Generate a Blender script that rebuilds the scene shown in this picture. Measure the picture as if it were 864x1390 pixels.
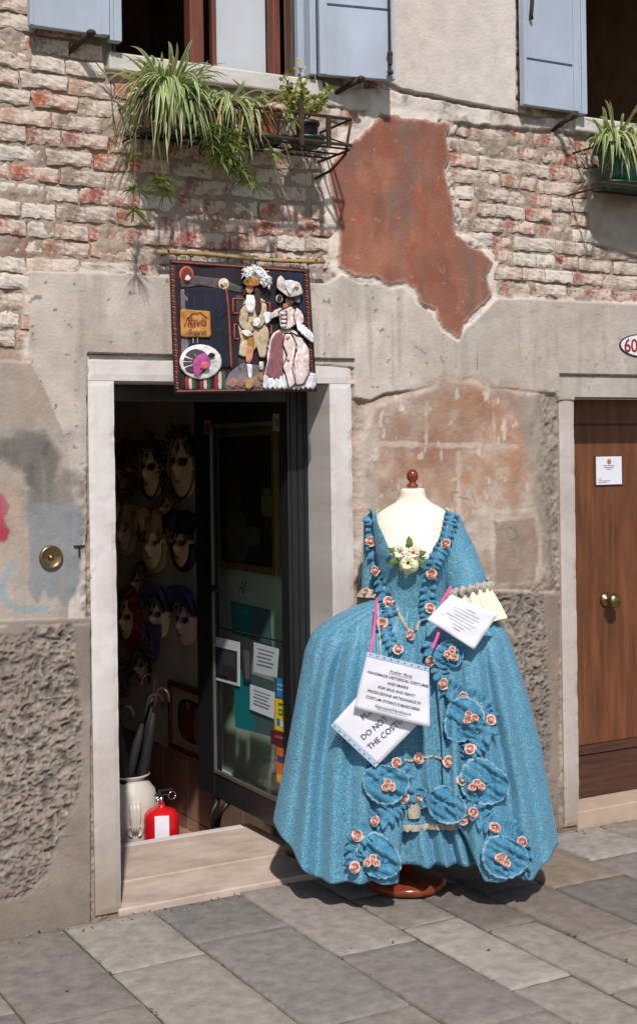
import bpy, bmesh, math, random
import numpy as np
from mathutils import Vector, Matrix
from mathutils.bvhtree import BVHTree

S = bpy.context.scene
for o in list(bpy.data.objects): bpy.data.objects.remove(o)
random.seed(7); rng = np.random.RandomState(5)
PI = math.pi

# ------------------------------------------------------------ camera, sky, sun
FPX, YAW, DIST, EYE, ROLL = 1843.0, math.radians(29.2), 4.824, 1.735, 0.0145
Fv = Vector((math.sin(YAW), math.cos(YAW), 0)); Rv = Vector((math.cos(YAW), -math.sin(YAW), 0)); Uv = Vector((0, 0, 1))
Xc = (Rv - ROLL*Uv).normalized(); Yc = (Uv + ROLL*Rv).normalized(); CAM = Vector((0, -DIST, EYE))
cd = bpy.data.cameras.new('camera'); cam = bpy.data.objects.new('camera', cd); S.collection.objects.link(cam)
m = Matrix((Xc, Yc, -Fv)).transposed().to_4x4(); m.translation = CAM; cam.matrix_world = m
cd.sensor_fit = 'HORIZONTAL'; cd.sensor_width = 36; cd.lens = FPX/864*36; cd.shift_y = -(695-610)/864
cd.clip_end = 400; cd.clip_start = .05
S.camera = cam
SUN_EL, SUN_AZ = math.radians(47.2), math.radians(23)
W = bpy.data.worlds.new('World'); S.world = W; W.use_nodes = True
nt = W.node_tree; bg = nt.nodes['Background']; sky = nt.nodes.new('ShaderNodeTexSky'); sky.sky_type = 'NISHITA'
sky.sun_disc = False; sky.sun_elevation = SUN_EL; sky.sun_rotation = math.radians(180+23)
nt.links.new(sky.outputs[0], bg.inputs[0]); bg.inputs[1].default_value = .10
sl = bpy.data.lights.new('sun', 'SUN'); sl.energy = 4.2; sl.angle = math.radians(1.5); sl.color = (1, .945, .89)
so = bpy.data.objects.new('sun', sl); S.collection.objects.link(so)
sd = Vector((-math.sin(SUN_AZ)*math.cos(SUN_EL), -math.cos(SUN_AZ)*math.cos(SUN_EL), math.sin(SUN_EL)))
so.rotation_euler = sd.to_track_quat('Z', 'Y').to_euler(); so.location = (0, -6, 8)
S.view_settings.view_transform = 'Standard'; S.view_settings.look = 'None'
S.view_settings.exposure = -.1; S.view_settings.gamma = 1

# ------------------------------------------------------------ survey: photograph -> place
def ray(px, py): return Fv + Xc*((px-432)/FPX) + Yc*((610-py)/FPX)
def onw(px, py, y=0.):
    d = ray(px, py); return CAM + d*((y-CAM.y)/d.y)
def onx(px, py, x):
    d = ray(px, py); return CAM + d*((x-CAM.x)/d.x)
def ong(px, py, z=0.):
    d = ray(px, py); return CAM + d*((z-CAM.z)/d.z)

# ------------------------------------------------------------ helpers
COL = S.collection
def lin(r, g, b, k=1.):
    f = lambda c: (c/255/12.92 if c <= 10 else ((c/255+.055)/1.055)**2.4)*k
    return (f(r), f(g), f(b))
def tag(o, label=None, cat=None, group=None, kind=None):
    if label: o['label'] = label
    if cat: o['category'] = cat
    if group: o['group'] = group
    if kind: o['kind'] = kind
    return o
def adopt(o, parent):
    if parent: o.parent = parent; o.matrix_parent_inverse = world_of(parent).inverted()   # parts are built where they stand
def world_of(o):
    return (world_of(o.parent) @ o.matrix_parent_inverse if o.parent else Matrix.Identity(4)) @ Matrix.LocRotScale(o.location, o.rotation_euler if o.rotation_mode != 'QUATERNION' else o.rotation_quaternion, o.scale)
def link(o, parent=None):
    COL.objects.link(o); adopt(o, parent); return o
def thing(name, label, cat, loc=(0, 0, 0), group=None):
    o = bpy.data.objects.new(name, None); o.empty_display_size = .05; o.location = loc; COL.objects.link(o)
    return tag(o, label, cat, group)
def mesh(name, V, Fc, mat, smooth=False, cols=None):
    me = bpy.data.meshes.new(name); me.from_pydata([tuple(v) for v in V], [], Fc)
    if smooth: me.shade_smooth()
    if mat: me.materials.append(mat)
    if cols is not None:
        at = me.color_attributes.new('Col', 'FLOAT_COLOR', 'POINT')
        at.data.foreach_set('color', np.array([tuple(c)+(1,) if len(c) == 3 else c for c in cols], dtype=np.float32).ravel())
    return me
def obj(name, geo, mat, parent=None, smooth=False, bevel=0, cols=None, solid=0, subsurf=0):
    V, Fc = geo
    o = bpy.data.objects.new(name, mesh(name, V, Fc, mat, smooth, cols)); link(o, parent)
    if solid:
        md = o.modifiers.new('solid', 'SOLIDIFY'); md.thickness = solid; md.offset = 0
    if subsurf:
        md = o.modifiers.new('sub', 'SUBSURF'); md.levels = md.render_levels = subsurf
    if bevel:
        md = o.modifiers.new('bevel', 'BEVEL'); md.width = bevel; md.segments = 2; md.limit_method = 'ANGLE'
    return o
def place(name, me, mat4, parent=None):
    o = bpy.data.objects.new(name, me); COL.objects.link(o)
    o.rotation_mode = 'QUATERNION'; l, r, s = mat4.decompose(); o.location = l; o.rotation_quaternion = r; o.scale = s
    adopt(o, parent); return o
def join(*geos):
    V = []; Fc = []
    for v, f in geos:
        n = len(V); V += [tuple(a) for a in v]; Fc += [tuple(i+n for i in q) for q in f]
    return V, Fc
def box(x0, x1, y0, y1, z0, z1):
    V = [(x, y, z) for x in (x0, x1) for y in (y0, y1) for z in (z0, z1)]
    return V, [(0, 1, 3, 2), (4, 6, 7, 5), (0, 4, 5, 1), (2, 3, 7, 6), (0, 2, 6, 4), (1, 5, 7, 3)]
def tube(pts, r, n=8, cap=True):
    pts = [Vector(p) for p in pts]; V = []; Fc = []; N = len(pts)
    rr = r if isinstance(r, (list, tuple)) else [r]*N
    up = Vector((.13, .21, .97))
    for i, p in enumerate(pts):
        t = (pts[min(i+1, N-1)]-pts[max(i-1, 0)]).normalized()
        a = t.cross(up)
        if a.length < .05: a = t.cross(Vector((1, 0, 0)))
        a.normalize(); b = t.cross(a)
        for k in range(n):
            q = 2*PI*k/n; V.append(p+(a*math.cos(q)+b*math.sin(q))*rr[i])
    for i in range(N-1):
        for k in range(n):
            Fc.append((i*n+k, i*n+(k+1) % n, (i+1)*n+(k+1) % n, (i+1)*n+k))
    if cap: Fc += [tuple(range(n))[::-1], tuple(range((N-1)*n, N*n))]
    return V, Fc
def lathe(prof, n=28, c=(0, 0, 0)):
    V = []; Fc = []
    for r, z in prof:
        for k in range(n):
            q = 2*PI*k/n; V.append((c[0]+r*math.cos(q), c[1]+r*math.sin(q), c[2]+z))
    for i in range(len(prof)-1):
        for k in range(n): Fc.append((i*n+k, i*n+(k+1) % n, (i+1)*n+(k+1) % n, (i+1)*n+k))
    Fc += [tuple(range(n))[::-1], tuple(range((len(prof)-1)*n, len(prof)*n))]
    return V, Fc
def ball(c, r, n=10, m_=7):
    V = []; Fc = []; r = r if isinstance(r, (list, tuple)) else (r, r, r)
    for i in range(m_+1):
        th = PI*(.02+.96*i/m_)
        for k in range(n):
            q = 2*PI*k/n; V.append((c[0]+r[0]*math.sin(th)*math.cos(q), c[1]+r[1]*math.sin(th)*math.sin(q), c[2]+r[2]*math.cos(th)))
    for i in range(m_):
        for k in range(n): Fc.append((i*n+k, (i+1)*n+k, (i+1)*n+(k+1) % n, i*n+(k+1) % n))
    Fc += [tuple(range(n)), tuple(range(m_*n, m_*n+n))[::-1]]
    return V, Fc
def grid(nu, nv, fn, wrap=False):
    V = [fn(i/(nu if wrap else nu-1), j/(nv-1)) for j in range(nv) for i in range(nu)]
    Fc = []
    for j in range(nv-1):
        for i in range(nu if wrap else nu-1):
            k = (i+1) % nu; Fc.append((j*nu+i, j*nu+k, (j+1)*nu+k, (j+1)*nu+i))
    return V, Fc
def xf(geo, M): return [M @ Vector(v) for v in geo[0]], geo[1]

_T = rng.rand(256, 256)
def vn(x, y, s=0):
    x = np.asarray(x, float)+s*13.7; y = np.asarray(y, float)+s*7.3
    xi = np.floor(x).astype(int); yi = np.floor(y).astype(int); fx = x-xi; fy = y-yi
    fx = fx*fx*(3-2*fx); fy = fy*fy*(3-2*fy)
    a = _T[xi & 255, yi & 255]; b = _T[(xi+1) & 255, yi & 255]; c = _T[xi & 255, (yi+1) & 255]; d = _T[(xi+1) & 255, (yi+1) & 255]
    return (a*(1-fx)+b*fx)*(1-fy)+(c*(1-fx)+d*fx)*fy
def fbm(x, y, f=1., s=0, o=4):
    r = 0; amp = .5; tot = 0
    for k in range(o):
        r = r+amp*vn(x*f, y*f, s+k*3); tot += amp; f *= 2.07; amp *= .5
    return r/tot*2-1          # about -1..1
def sstep(a, b, x):
    t = np.clip((x-a)/(b-a), 0, 1); return t*t*(3-2*t)

# ------------------------------------------------------------ materials
def mat(name, col=(.5, .5, .5), rough=.7, metal=0., var=.15, vscale=8., bump=.2, bscale=60., bdist=.004, vcol=False, objcol=False, col2=None, spec=.5, stretch=None, sheen=0, detail=6):
    M = bpy.data.materials.new(name); M.use_nodes = True; t = M.node_tree; P = t.nodes['Principled BSDF']
    P.inputs['Roughness'].default_value = rough; P.inputs['Metallic'].default_value = metal
    P.inputs['Specular IOR Level'].default_value = spec
    if sheen: P.inputs['Sheen Weight'].default_value = sheen
    tc = t.nodes.new('ShaderNodeTexCoord'); src = tc.outputs['Object']
    if stretch:
        mp = t.nodes.new('ShaderNodeMapping'); mp.inputs['Scale'].default_value = stretch; t.links.new(src, mp.inputs[0]); src = mp.outputs[0]
    n1 = t.nodes.new('ShaderNodeTexNoise'); n1.inputs['Scale'].default_value = vscale; n1.inputs['Detail'].default_value = detail; n1.inputs['Roughness'].default_value = .65
    t.links.new(src, n1.inputs[0])
    if vcol or objcol:
        if vcol: a = t.nodes.new('ShaderNodeAttribute'); a.attribute_name = 'Col'; cs = a.outputs['Color']
        else: a = t.nodes.new('ShaderNodeObjectInfo'); cs = a.outputs['Color']
        rp = t.nodes.new('ShaderNodeMapRange'); rp.inputs[1].default_value = .25; rp.inputs[2].default_value = .75
        rp.inputs[3].default_value = 1-var; rp.inputs[4].default_value = 1+var; t.links.new(n1.outputs[0], rp.inputs[0])
        vm = t.nodes.new('ShaderNodeVectorMath'); vm.operation = 'SCALE'; t.links.new(cs, vm.inputs[0]); t.links.new(rp.outputs[0], vm.inputs['Scale'])
        out = vm.outputs[0]
        if col2:
            n3 = t.nodes.new('ShaderNodeTexNoise'); n3.inputs['Scale'].default_value = vscale*.9; n3.inputs['Detail'].default_value = 8; n3.inputs['Roughness'].default_value = .7
            t.links.new(src, n3.inputs[0]); r2 = t.nodes.new('ShaderNodeMapRange'); r2.inputs[1].default_value = .44; r2.inputs[2].default_value = .56; t.links.new(n3.outputs[0], r2.inputs[0])
            r2.inputs[4].default_value = .8
            mx = t.nodes.new('ShaderNodeMix'); mx.data_type = 'RGBA'; t.links.new(r2.outputs[0], mx.inputs[0]); t.links.new(out, mx.inputs[6]); mx.inputs[7].default_value = (*col2, 1); out = mx.outputs[2]
        t.links.new(out, P.inputs['Base Color'])
    else:
        c2 = col2 or tuple(c*(1-var*2) for c in col)
        cr = t.nodes.new('ShaderNodeValToRGB'); cr.color_ramp.elements[0].position = .3; cr.color_ramp.elements[1].position = .7
        cr.color_ramp.elements[0].color = (*c2, 1); cr.color_ramp.elements[1].color = (*[min(1, c*(1+var*.5)) for c in col], 1)
        t.links.new(n1.outputs[0], cr.inputs[0]); t.links.new(cr.outputs[0], P.inputs['Base Color'])
    if bump:
        n2 = t.nodes.new('ShaderNodeTexNoise'); n2.inputs['Scale'].default_value = bscale; n2.inputs['Detail'].default_value = 5; n2.inputs['Roughness'].default_value = .7
        t.links.new(src, n2.inputs[0]); b = t.nodes.new('ShaderNodeBump'); b.inputs['Strength'].default_value = bump; b.inputs['Distance'].default_value = bdist
        t.links.new(n2.outputs[0], b.inputs['Height']); t.links.new(b.outputs[0], P.inputs['Normal'])
    return M
def brocade(name, c1, c2, c3):
    M = bpy.data.materials.new(name); M.use_nodes = True; t = M.node_tree; P = t.nodes['Principled BSDF']
    tc = t.nodes.new('ShaderNodeTexCoord')
    nz = t.nodes.new('ShaderNodeTexNoise'); nz.inputs['Scale'].default_value = 90; t.links.new(tc.outputs['Object'], nz.inputs[0])
    mx0 = t.nodes.new('ShaderNodeMix'); mx0.data_type = 'VECTOR'; mx0.inputs[0].default_value = .035
    t.links.new(tc.outputs['Object'], mx0.inputs[4]); t.links.new(nz.outputs['Color'], mx0.inputs[5])
    v = t.nodes.new('ShaderNodeTexVoronoi'); v.feature = 'DISTANCE_TO_EDGE'; v.inputs['Scale'].default_value = 150; t.links.new(mx0.outputs[1], v.inputs['Vector'])
    r = t.nodes.new('ShaderNodeMapRange'); r.inputs[1].default_value = .01; r.inputs[2].default_value = .13; t.links.new(v.outputs['Distance'], r.inputs[0])
    n = t.nodes.new('ShaderNodeTexNoise'); n.inputs['Scale'].default_value = 5; n.inputs['Detail'].default_value = 4; t.links.new(tc.outputs['Object'], n.inputs[0])
    a = t.nodes.new('ShaderNodeMix'); a.data_type = 'RGBA'; a.inputs[6].default_value = (*c1, 1); a.inputs[7].default_value = (*c2, 1); t.links.new(n.outputs[0], a.inputs[0])
    b = t.nodes.new('ShaderNodeMix'); b.data_type = 'RGBA'; b.inputs[6].default_value = (*c3, 1); t.links.new(r.outputs[0], b.inputs[0]); t.links.new(a.outputs[2], b.inputs[7])
    t.links.new(b.outputs[2], P.inputs['Base Color']); P.inputs['Roughness'].default_value = .40; P.inputs['Sheen Weight'].default_value = .25; P.inputs['Sheen Tint'].default_value = (.6, .8, 1, 1)
    bp = t.nodes.new('ShaderNodeBump'); bp.inputs['Strength'].default_value = .5; bp.inputs['Distance'].default_value = .002; bp.invert = True
    t.links.new(r.outputs[0], bp.inputs['Height']); t.links.new(bp.outputs[0], P.inputs['Normal'])
    return M
M_wall = mat('old_plaster', vcol=True, var=.16, vscale=14, bump=.55, bscale=70, bdist=.006, rough=.92, spec=.2, detail=10)
M_brick = mat('worn_brick', objcol=True, var=.3, vscale=22, bump=.9, bscale=90, bdist=.006, rough=.95, spec=.15, col2=lin(212, 200, 190))
M_stone = mat('white_stone', lin(206, 201, 200), .75, var=.07, vscale=5, bump=.18, bscale=120, bdist=.002)
M_stone_g = mat('grey_stone', lin(182, 172, 168), .8, var=.1, vscale=5, bump=.2, bscale=120, bdist=.002)
M_stonev = mat('limestone', vcol=True, var=.06, vscale=40, bump=.3, bscale=160, bdist=.002, rough=.8, detail=8)
M_sill = mat('sill_stone', lin(205, 200, 194), .85, var=.12, vscale=9, bump=.5, bscale=60, bdist=.004)
M_pave = mat('paving_stone', objcol=True, var=.34, vscale=16, bump=.9, bscale=120, bdist=.005, rough=.9, spec=.2, detail=15)
M_grout = mat('joint_sand', lin(84, 76, 62), .95, col2=lin(70, 84, 38), vscale=6, bump=.6)
M_thresh = mat('threshold_stone', lin(200, 182, 170), .7, col2=lin(168, 146, 132), vscale=5, bump=.3, bscale=90, stretch=(1, 1.6, 1.6), detail=12)
M_cream = mat('interior_plaster', lin(222, 210, 192), .9, var=.08, bump=.1)
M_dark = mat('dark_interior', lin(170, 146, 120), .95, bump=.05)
M_tile = mat('dado_tile', lin(165, 128, 112), .45, col2=lin(140, 104, 90), vscale=5, bump=.05)
M_metal = mat('dark_metal', lin(58, 60, 62), .42, metal=.6, var=.1, bump=.05)
M_iron = mat('rusty_iron', lin(52, 44, 40), .75, metal=.4, col2=lin(84, 58, 44), vscale=30, bump=.4)
M_black = mat('black_paint', (.012, .012, .013), .5, bump=.05)
M_brass = mat('brass', lin(158, 134, 98), .32, metal=1., var=.15, vscale=30, bump=.08)
M_blue = mat('shutter_paint', lin(172, 183, 198), .5, var=.10, vscale=7, bump=.2, bscale=50, bdist=.002, stretch=(1, 1, .35), detail=12)
M_wood = mat('window_wood', lin(122, 66, 48), .6, col2=lin(84, 42, 32), vscale=6, stretch=(12, 12, 1), bump=.3, bscale=8)
M_weather = mat('weathered_wood', lin(104, 86, 74), .85, col2=lin(66, 54, 48), vscale=6, stretch=(12, 12, 1), bump=.4, bscale=8)
M_curtain = mat('pale_curtain', lin(188, 194, 200), .9, var=.03, bump=.1)
M_door = mat('door_wood', lin(122, 74, 44), .5, col2=lin(78, 44, 26), vscale=3, stretch=(9, 9, .8), bump=.2, bscale=10, detail=10)
M_door2 = mat('door_rail_wood', lin(88, 56, 42), .5, col2=lin(56, 32, 24), vscale=3, stretch=(.8, 9, 14), bump=.2, bscale=10, detail=10)
M_paper = mat('white_paper', lin(226, 226, 236), .6, var=.015, vscale=6, bump=.25, bscale=9, bdist=.01)
M_plastic = mat('plastic_sleeve', lin(176, 196, 216), .25, var=.02, bump=.1)
M_ink = mat('ink', lin(62, 60, 72), .8, var=0, bump=0)
M_inkred = mat('red_enamel', lin(150, 32, 48), .4, var=.05, bump=0)
M_enamel = mat('white_enamel', lin(226, 226, 228), .25, var=.02, bump=0)
M_teal = mat('teal_poster', lin(40, 150, 160), .6, var=.05, bump=0)
M_flat = mat('printed_colour', vcol=True, var=.03, bump=0, rough=.55)
M_cloth = mat('applique_cloth', vcol=True, var=.32, vscale=55, bump=.7, bscale=140, bdist=.003, rough=.9)
M_dress = brocade('blue_brocade', lin(15, 90, 130), lin(36, 122, 160), lin(142, 200, 214))
M_dress2 = brocade('blue_trim', lin(16, 88, 128), lin(38, 120, 158), lin(100, 170, 196))
M_lace = mat('silver_lace', lin(196, 186, 168), .7, col2=lin(140, 132, 120), vscale=180, bump=.8, bscale=200, bdist=.003)
M_creamlace = mat('cream_lace', lin(242, 236, 216), .85, col2=lin(216, 206, 180), vscale=120, bump=.7, bscale=200, bdist=.002)
M_stitch = mat('pale_stitching', lin(156, 190, 202), .8, col2=lin(40, 112, 150), vscale=130, bump=.6)
M_calico = mat('mannequin_cloth', lin(236, 231, 214), .85, var=.03, bump=.1, bscale=200)
M_varnish = mat('varnished_wood', lin(132, 62, 36), .22, col2=lin(104, 42, 24), vscale=4, stretch=(6, 6, 1), bump=.03)
M_rose = mat('rose_silk', lin(250, 208, 194), .9, var=.10, vscale=160, bump=.2, spec=.15)
M_leaf = mat('leaf', vcol=True, var=.15, vscale=40, bump=.2, rough=.55)
M_silkleaf = mat('silk_leaf', lin(96, 128, 60), .7, var=.2, vscale=60)
M_dull = mat('dull_ribbon', lin(176, 168, 120), .8, var=.2, vscale=60)
M_pink = mat('pink_ribbon', lin(238, 80, 150), .5, var=.05, bump=.05)
M_greenpot = mat('green_plastic', lin(22, 72, 58), .45, var=.15, bump=.05)
M_terra = mat('terracotta', lin(164, 84, 66), .85, var=.12, bump=.3)
M_soil = mat('soil', (.03, .02, .015), .95)
M_vase = mat('glazed_vase', lin(206, 198, 190), .4, var=.06, vscale=12, bump=.15)
M_red = mat('red_enamel_paint', (.62, .01, .015), .25, var=.03, bump=0)
M_chrome = mat('bright_metal', lin(200, 200, 200), .2, metal=1., bump=0)
M_dwood = mat('dark_cane', lin(70, 46, 36), .3, bump=.05)
M_umb = mat('umbrella_cloth', lin(24, 22, 26), .75, var=.2, bump=.3)
M_maskc = mat('papier_mache', vcol=True, var=.12, vscale=30, bump=.3, rough=.45)
M_gold = mat('gilt_frame', lin(166, 120, 66), .45, metal=.3, var=.15, vscale=30, bump=.4)
def translucent(M, k):
    t = M.node_tree; P_ = t.nodes['Principled BSDF']; o = t.nodes['Material Output']; tr = t.nodes.new('ShaderNodeBsdfTranslucent'); mx = t.nodes.new('ShaderNodeMixShader'); mx.inputs[0].default_value = k
    src = P_.inputs['Base Color'].links[0].from_socket; t.links.new(src, tr.inputs[0]); t.links.new(P_.outputs[0], mx.inputs[1]); t.links.new(tr.outputs[0], mx.inputs[2]); t.links.new(mx.outputs[0], o.inputs[0])
translucent(M_leaf, .42)
def glass_mat():
    M = bpy.data.materials.new('door_glass'); M.use_nodes = True; t = M.node_tree; t.nodes.clear()
    o = t.nodes.new('ShaderNodeOutputMaterial'); tr = t.nodes.new('ShaderNodeBsdfTransparent'); tr.inputs[0].default_value = (.86, .96, .94, 1)
    gl = t.nodes.new('ShaderNodeBsdfGlossy'); gl.inputs['Roughness'].default_value = .02; fr = t.nodes.new('ShaderNodeFresnel'); fr.inputs[0].default_value = 1.45
    mx = t.nodes.new('ShaderNodeMixShader'); ge = t.nodes.new('ShaderNodeNewGeometry'); mu = t.nodes.new('ShaderNodeMath'); mu.operation = 'MULTIPLY_ADD'; mu.inputs[1].default_value = -1; mu.inputs[2].default_value = 1; t.links.new(ge.outputs['Backfacing'], mu.inputs[0]); m2 = t.nodes.new('ShaderNodeMath'); m2.operation = 'MULTIPLY'; t.links.new(mu.outputs[0], m2.inputs[0]); t.links.new(fr.outputs[0], m2.inputs[1]); t.links.new(m2.outputs[0], mx.inputs[0]); t.links.new(tr.outputs[0], mx.inputs[1]); t.links.new(gl.outputs[0], mx.inputs[2]); t.links.new(mx.outputs[0], o.inputs[0])
    return M
M_glass = glass_mat()

# ------------------------------------------------------------ lettering
def text_mesh(txt, size, mat_, align='CENTER', shear=0., spacing=1., bold=0.):
    cu = bpy.data.curves.new('lettering', 'FONT'); cu.body = txt; cu.size = size; cu.align_x = align; cu.shear = shear; cu.space_character = spacing; cu.offset = bold; cu.resolution_u = 3
    o = bpy.data.objects.new('lettering', cu); COL.objects.link(o); bpy.context.view_layer.update()
    me = bpy.data.meshes.new_from_object(o); bpy.data.objects.remove(o); me.materials.clear(); me.materials.append(mat_)
    return me
def frame4(origin, ex, ey):
    ex = Vector(ex).normalized(); ey = (Vector(ey)-ex*ex.dot(Vector(ey))).normalized(); ez = ex.cross(ey)
    M = Matrix((ex, ey, ez)).transposed().to_4x4(); M.translation = origin; return M

# ============================================================ THE BUILDING FRONT
bld = thing('old_building', 'old venetian house front of crumbling brick and patched grey plaster behind the blue dress', 'building', (2.9, .2, 0))

def P(*pts): return np.array([(onw(a, b).x, onw(a, b).z) for a, b in pts])
def sdf(poly, X, Z):
    d = np.full(X.shape, 1e9); ins = np.zeros(X.shape, bool); n = len(poly)
    for i in range(n):
        ax, az = poly[i]; bx, bz = poly[(i+1) % n]; ex, ez = bx-ax, bz-az
        t = np.clip(((X-ax)*ex+(Z-az)*ez)/(ex*ex+ez*ez+1e-12), 0, 1)
        d = np.minimum(d, np.hypot(X-ax-t*ex, Z-az-t*ez))
        c = ((az > Z) != (bz > Z)) & (X < (bx-ax)*(Z-az)/((bz-az) if abs(bz-az) > 1e-9 else 1e-9)+ax); ins ^= c
    return np.where(ins, d, -d)
RED = P((452,215),(443,228),(451,285),(456,322),(454,345),(458,360),(481,377),(507,379),(526,388),(546,382),(560,392),(564,408),(585,418),(599,444),(619,459),(627,438),(645,422),(667,401),(659,376),(666,356),(655,344),(641,338),(631,333),(615,317),(615,295),(609,268),(601,236),(609,215),(604,188),(611,168),(560,160),(512,156),(500,170),(483,188),(470,195))
C1 = P((38,366),(225,374),(330,380),(440,384),(462,372),(485,384),(507,384),(526,393),(546,390),(556,400),(562,412),(583,424),(597,450),(619,464),(632,444),(650,428),(672,405),(760,407),(900,415),(900,545),(756,545),(752,535),(660,525),(640,512),(600,520),(560,530),(520,535),(500,545),(480,540),(478,500),(118,480),(118,700),(112,900),(90,860),(100,700),(90,600),(55,520),(38,490))
UP = P((522,-80),(522,112),(540,122),(600,134),(665,146),(697,152),(697,-80))
TOPR = P((795,230),(800,330),(870,350),(960,360),(960,210),(830,225))
STAIN = P((500,545),(530,535),(560,525),(600,512),(640,508),(668,520),(730,530),(748,640),(745,700),(748,792),(700,800),(640,800),(480,790),(482,600))
ORA = P((545,560),(600,520),(640,515),(700,525),(716,560),(712,640),(700,690),(640,690),(560,690),(520,660),(520,600))
GREYR = P((662,525),(680,525),(700,540),(756,535),(756,800),(738,790),(722,690),(715,600),(700,560))
ROUGHR = P((650,803),(735,806),(741,900),(744,1000),(738,1060),(752,1110),(700,1180),(640,1180),(630,900))
ROUGHL = P((-60,862),(25,862),(45,852),(98,848),(106,900),(108,980),(105,1080),(85,1130),(62,1185),(30,1215),(-60,1235))
LOWALL = P((-80,846),(122,838),(122,1300),(-80,1330))
MIDL = P((-90,480),(40,492),(60,530),(92,600),(112,700),(118,842),(-90,852))
PAINT = P((36,692),(50,686),(112,684),(112,735),(105,800),(90,822),(76,806),(66,812),(60,800),(50,822),(36,802))
PAINT2 = P((30,590),(62,585),(80,620),(74,650),(70,690),(58,706),(45,690),(30,640),(-10,610),(-10,596))
MAG = P((-12,668),(4,672),(10,690),(8,700),(2,706),(9,722),(3,735),(-12,738))
UPPERL = P((-100,-100),(62,-100),(40,50),(36,30),(30,-20),(-100,-20))

def fine(a, b, c, d, s, S_=.03):
    return np.concatenate([np.arange(a, b, S_), np.arange(b, c, s), np.arange(c, d, S_)])
SH = dict(x0=1.817, x1=2.752, z0=.0, z1=2.003)       # shop doorway
HD = dict(x0=4.023, x1=4.95, z0=.0, z1=1.957)        # house doorway
W1 = dict(x0=1.845, x1=2.685, z0=3.238, z1=4.55)
W2 = dict(x0=4.075, x1=4.93, z0=3.238, z1=4.55)
xs = fine(-2.2, .75, 4.9, 7.5, .0052); zs = fine(-.1, -.02, 3.9, 6.2, .0052)
for r in (SH, HD, W1, W2):
    for k in ('x0', 'x1'): xs[np.argmin(abs(xs-r[k]))] = r[k]
    for k in ('z0', 'z1'): zs[np.argmin(abs(zs-r[k]))] = r[k]
xs.sort(); zs.sort()
X, Z = np.meshgrid(xs, zs)
nA = fbm(X, Z, 1.6, 1); nB = fbm(X, Z, 6, 2); nC = fbm(X, Z, 22, 3, 5); nD = fbm(X, Z, 70, 4, 3)
wx = X+.02*nB+.008*nC; wz = Z+.02*fbm(X, Z, 6, 9)+.008*fbm(X, Z, 22, 11)
sx = X+.004*nC; sz = Z+.004*nB
def mk(poly, soft=.004, warp=True):
    return sstep(-soft, soft, sdf(poly, wx if warp else sx, wz if warp else sz))
def C(*c): return np.array(lin(*c))
col = np.zeros(X.shape+(3,)); 
def paint(msk, c, k=1.):
    global col
    msk = (msk*k)[..., None]; col = col*(1-msk)+np.asarray(c)*msk
# brick zone bedding mortar
h = -.0085+.013*fbm(X, Z, 14, 21, 4)+.006*nD
col[:] = C(164, 150, 138); paint(sstep(-.2, .6, nB), C(148, 136, 125)); paint(sstep(.1, .5, nA), C(160, 140, 124), .6)
paint(sstep(.25, .6, fbm(X, Z, 9, 31)), C(150, 104, 84), .5)
paint(sstep(2.9, 3.05, Z)*sstep(.0, .4, nA+.2), C(132, 124, 116), .6)
def over(msk, height):
    global h
    h = h*(1-msk)+height*msk
# smooth upper stucco with a broken grey lower lip
m_up = mk(UP, .003, False); over(m_up, .020+.0006*nB); paint(m_up, C(206, 200, 193)); paint(m_up*sstep(.0, .7, nA), C(196, 189, 181), .7)
lipd = sdf(P((420,118),(520,122),(600,137),(700,156),(800,162),(800,182),(700,172),(640,168),(560,158),(507,152),(440,148)), wx, wz); m_lip = sstep(-.004, .006, lipd)*(1-m_up)
over(m_lip, .010+.007*nC); paint(m_lip, C(206, 198, 190)); paint(m_lip*sstep(.05, .4, nC+.3*nB), C(140, 132, 124), .8)
# red old render
dR = sdf(RED, wx+.006*nD, wz+.006*fbm(X, Z, 60, 13, 3)); rim = sstep(-.055, -.030, dR+.012*nC)*(1-sstep(0, .004, dR))*sstep(-.5, .1, nC+.35+.5*(X < 2.95)-.7*(X > 3.3)*(Z > 2.6))
over(rim, .006+.005*nC); paint(rim, C(216, 208, 200), .9)
mR = sstep(-.002, .003, dR); over(mR, .014+.0012*nB)
paint(mR, C(144, 98, 81)); paint(mR*sstep(-.2, .5, nB), C(162, 114, 92), .8); paint(mR*sstep(-.05, .4, fbm(X*2.6, Z*.45, 5, 41)), C(122, 98, 90), .85); paint(mR*sstep(-.1, .4, fbm(X*1.5, Z*.8, 7, 44)+.5*(Z-2.9)), C(124, 88, 74), .75)
paint(mR*sstep(.15, .5, nC), C(150, 84, 66), .6); paint(mR*sstep(.5, .6, fbm(X, Z, 44, 43)), C(190, 150, 130), .4); paint(mR*(1-sstep(.0, .02, dR+.006*nC)), C(196, 164, 148), .6)
# grey cement render over the doors
d1 = sdf(C1, sx, sz); rim = sstep(-.03, -.004, d1)*(1-sstep(0, .004, d1))*sstep(-.1, .3, nC+.2)*(1-mR)*(Z > 2.0)
over(rim, .004+.005*nC); paint(rim, C(206, 198, 188), .8)
m1 = sstep(-.002, .004, d1)*(1-mR*(Z > 2.2))
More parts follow.
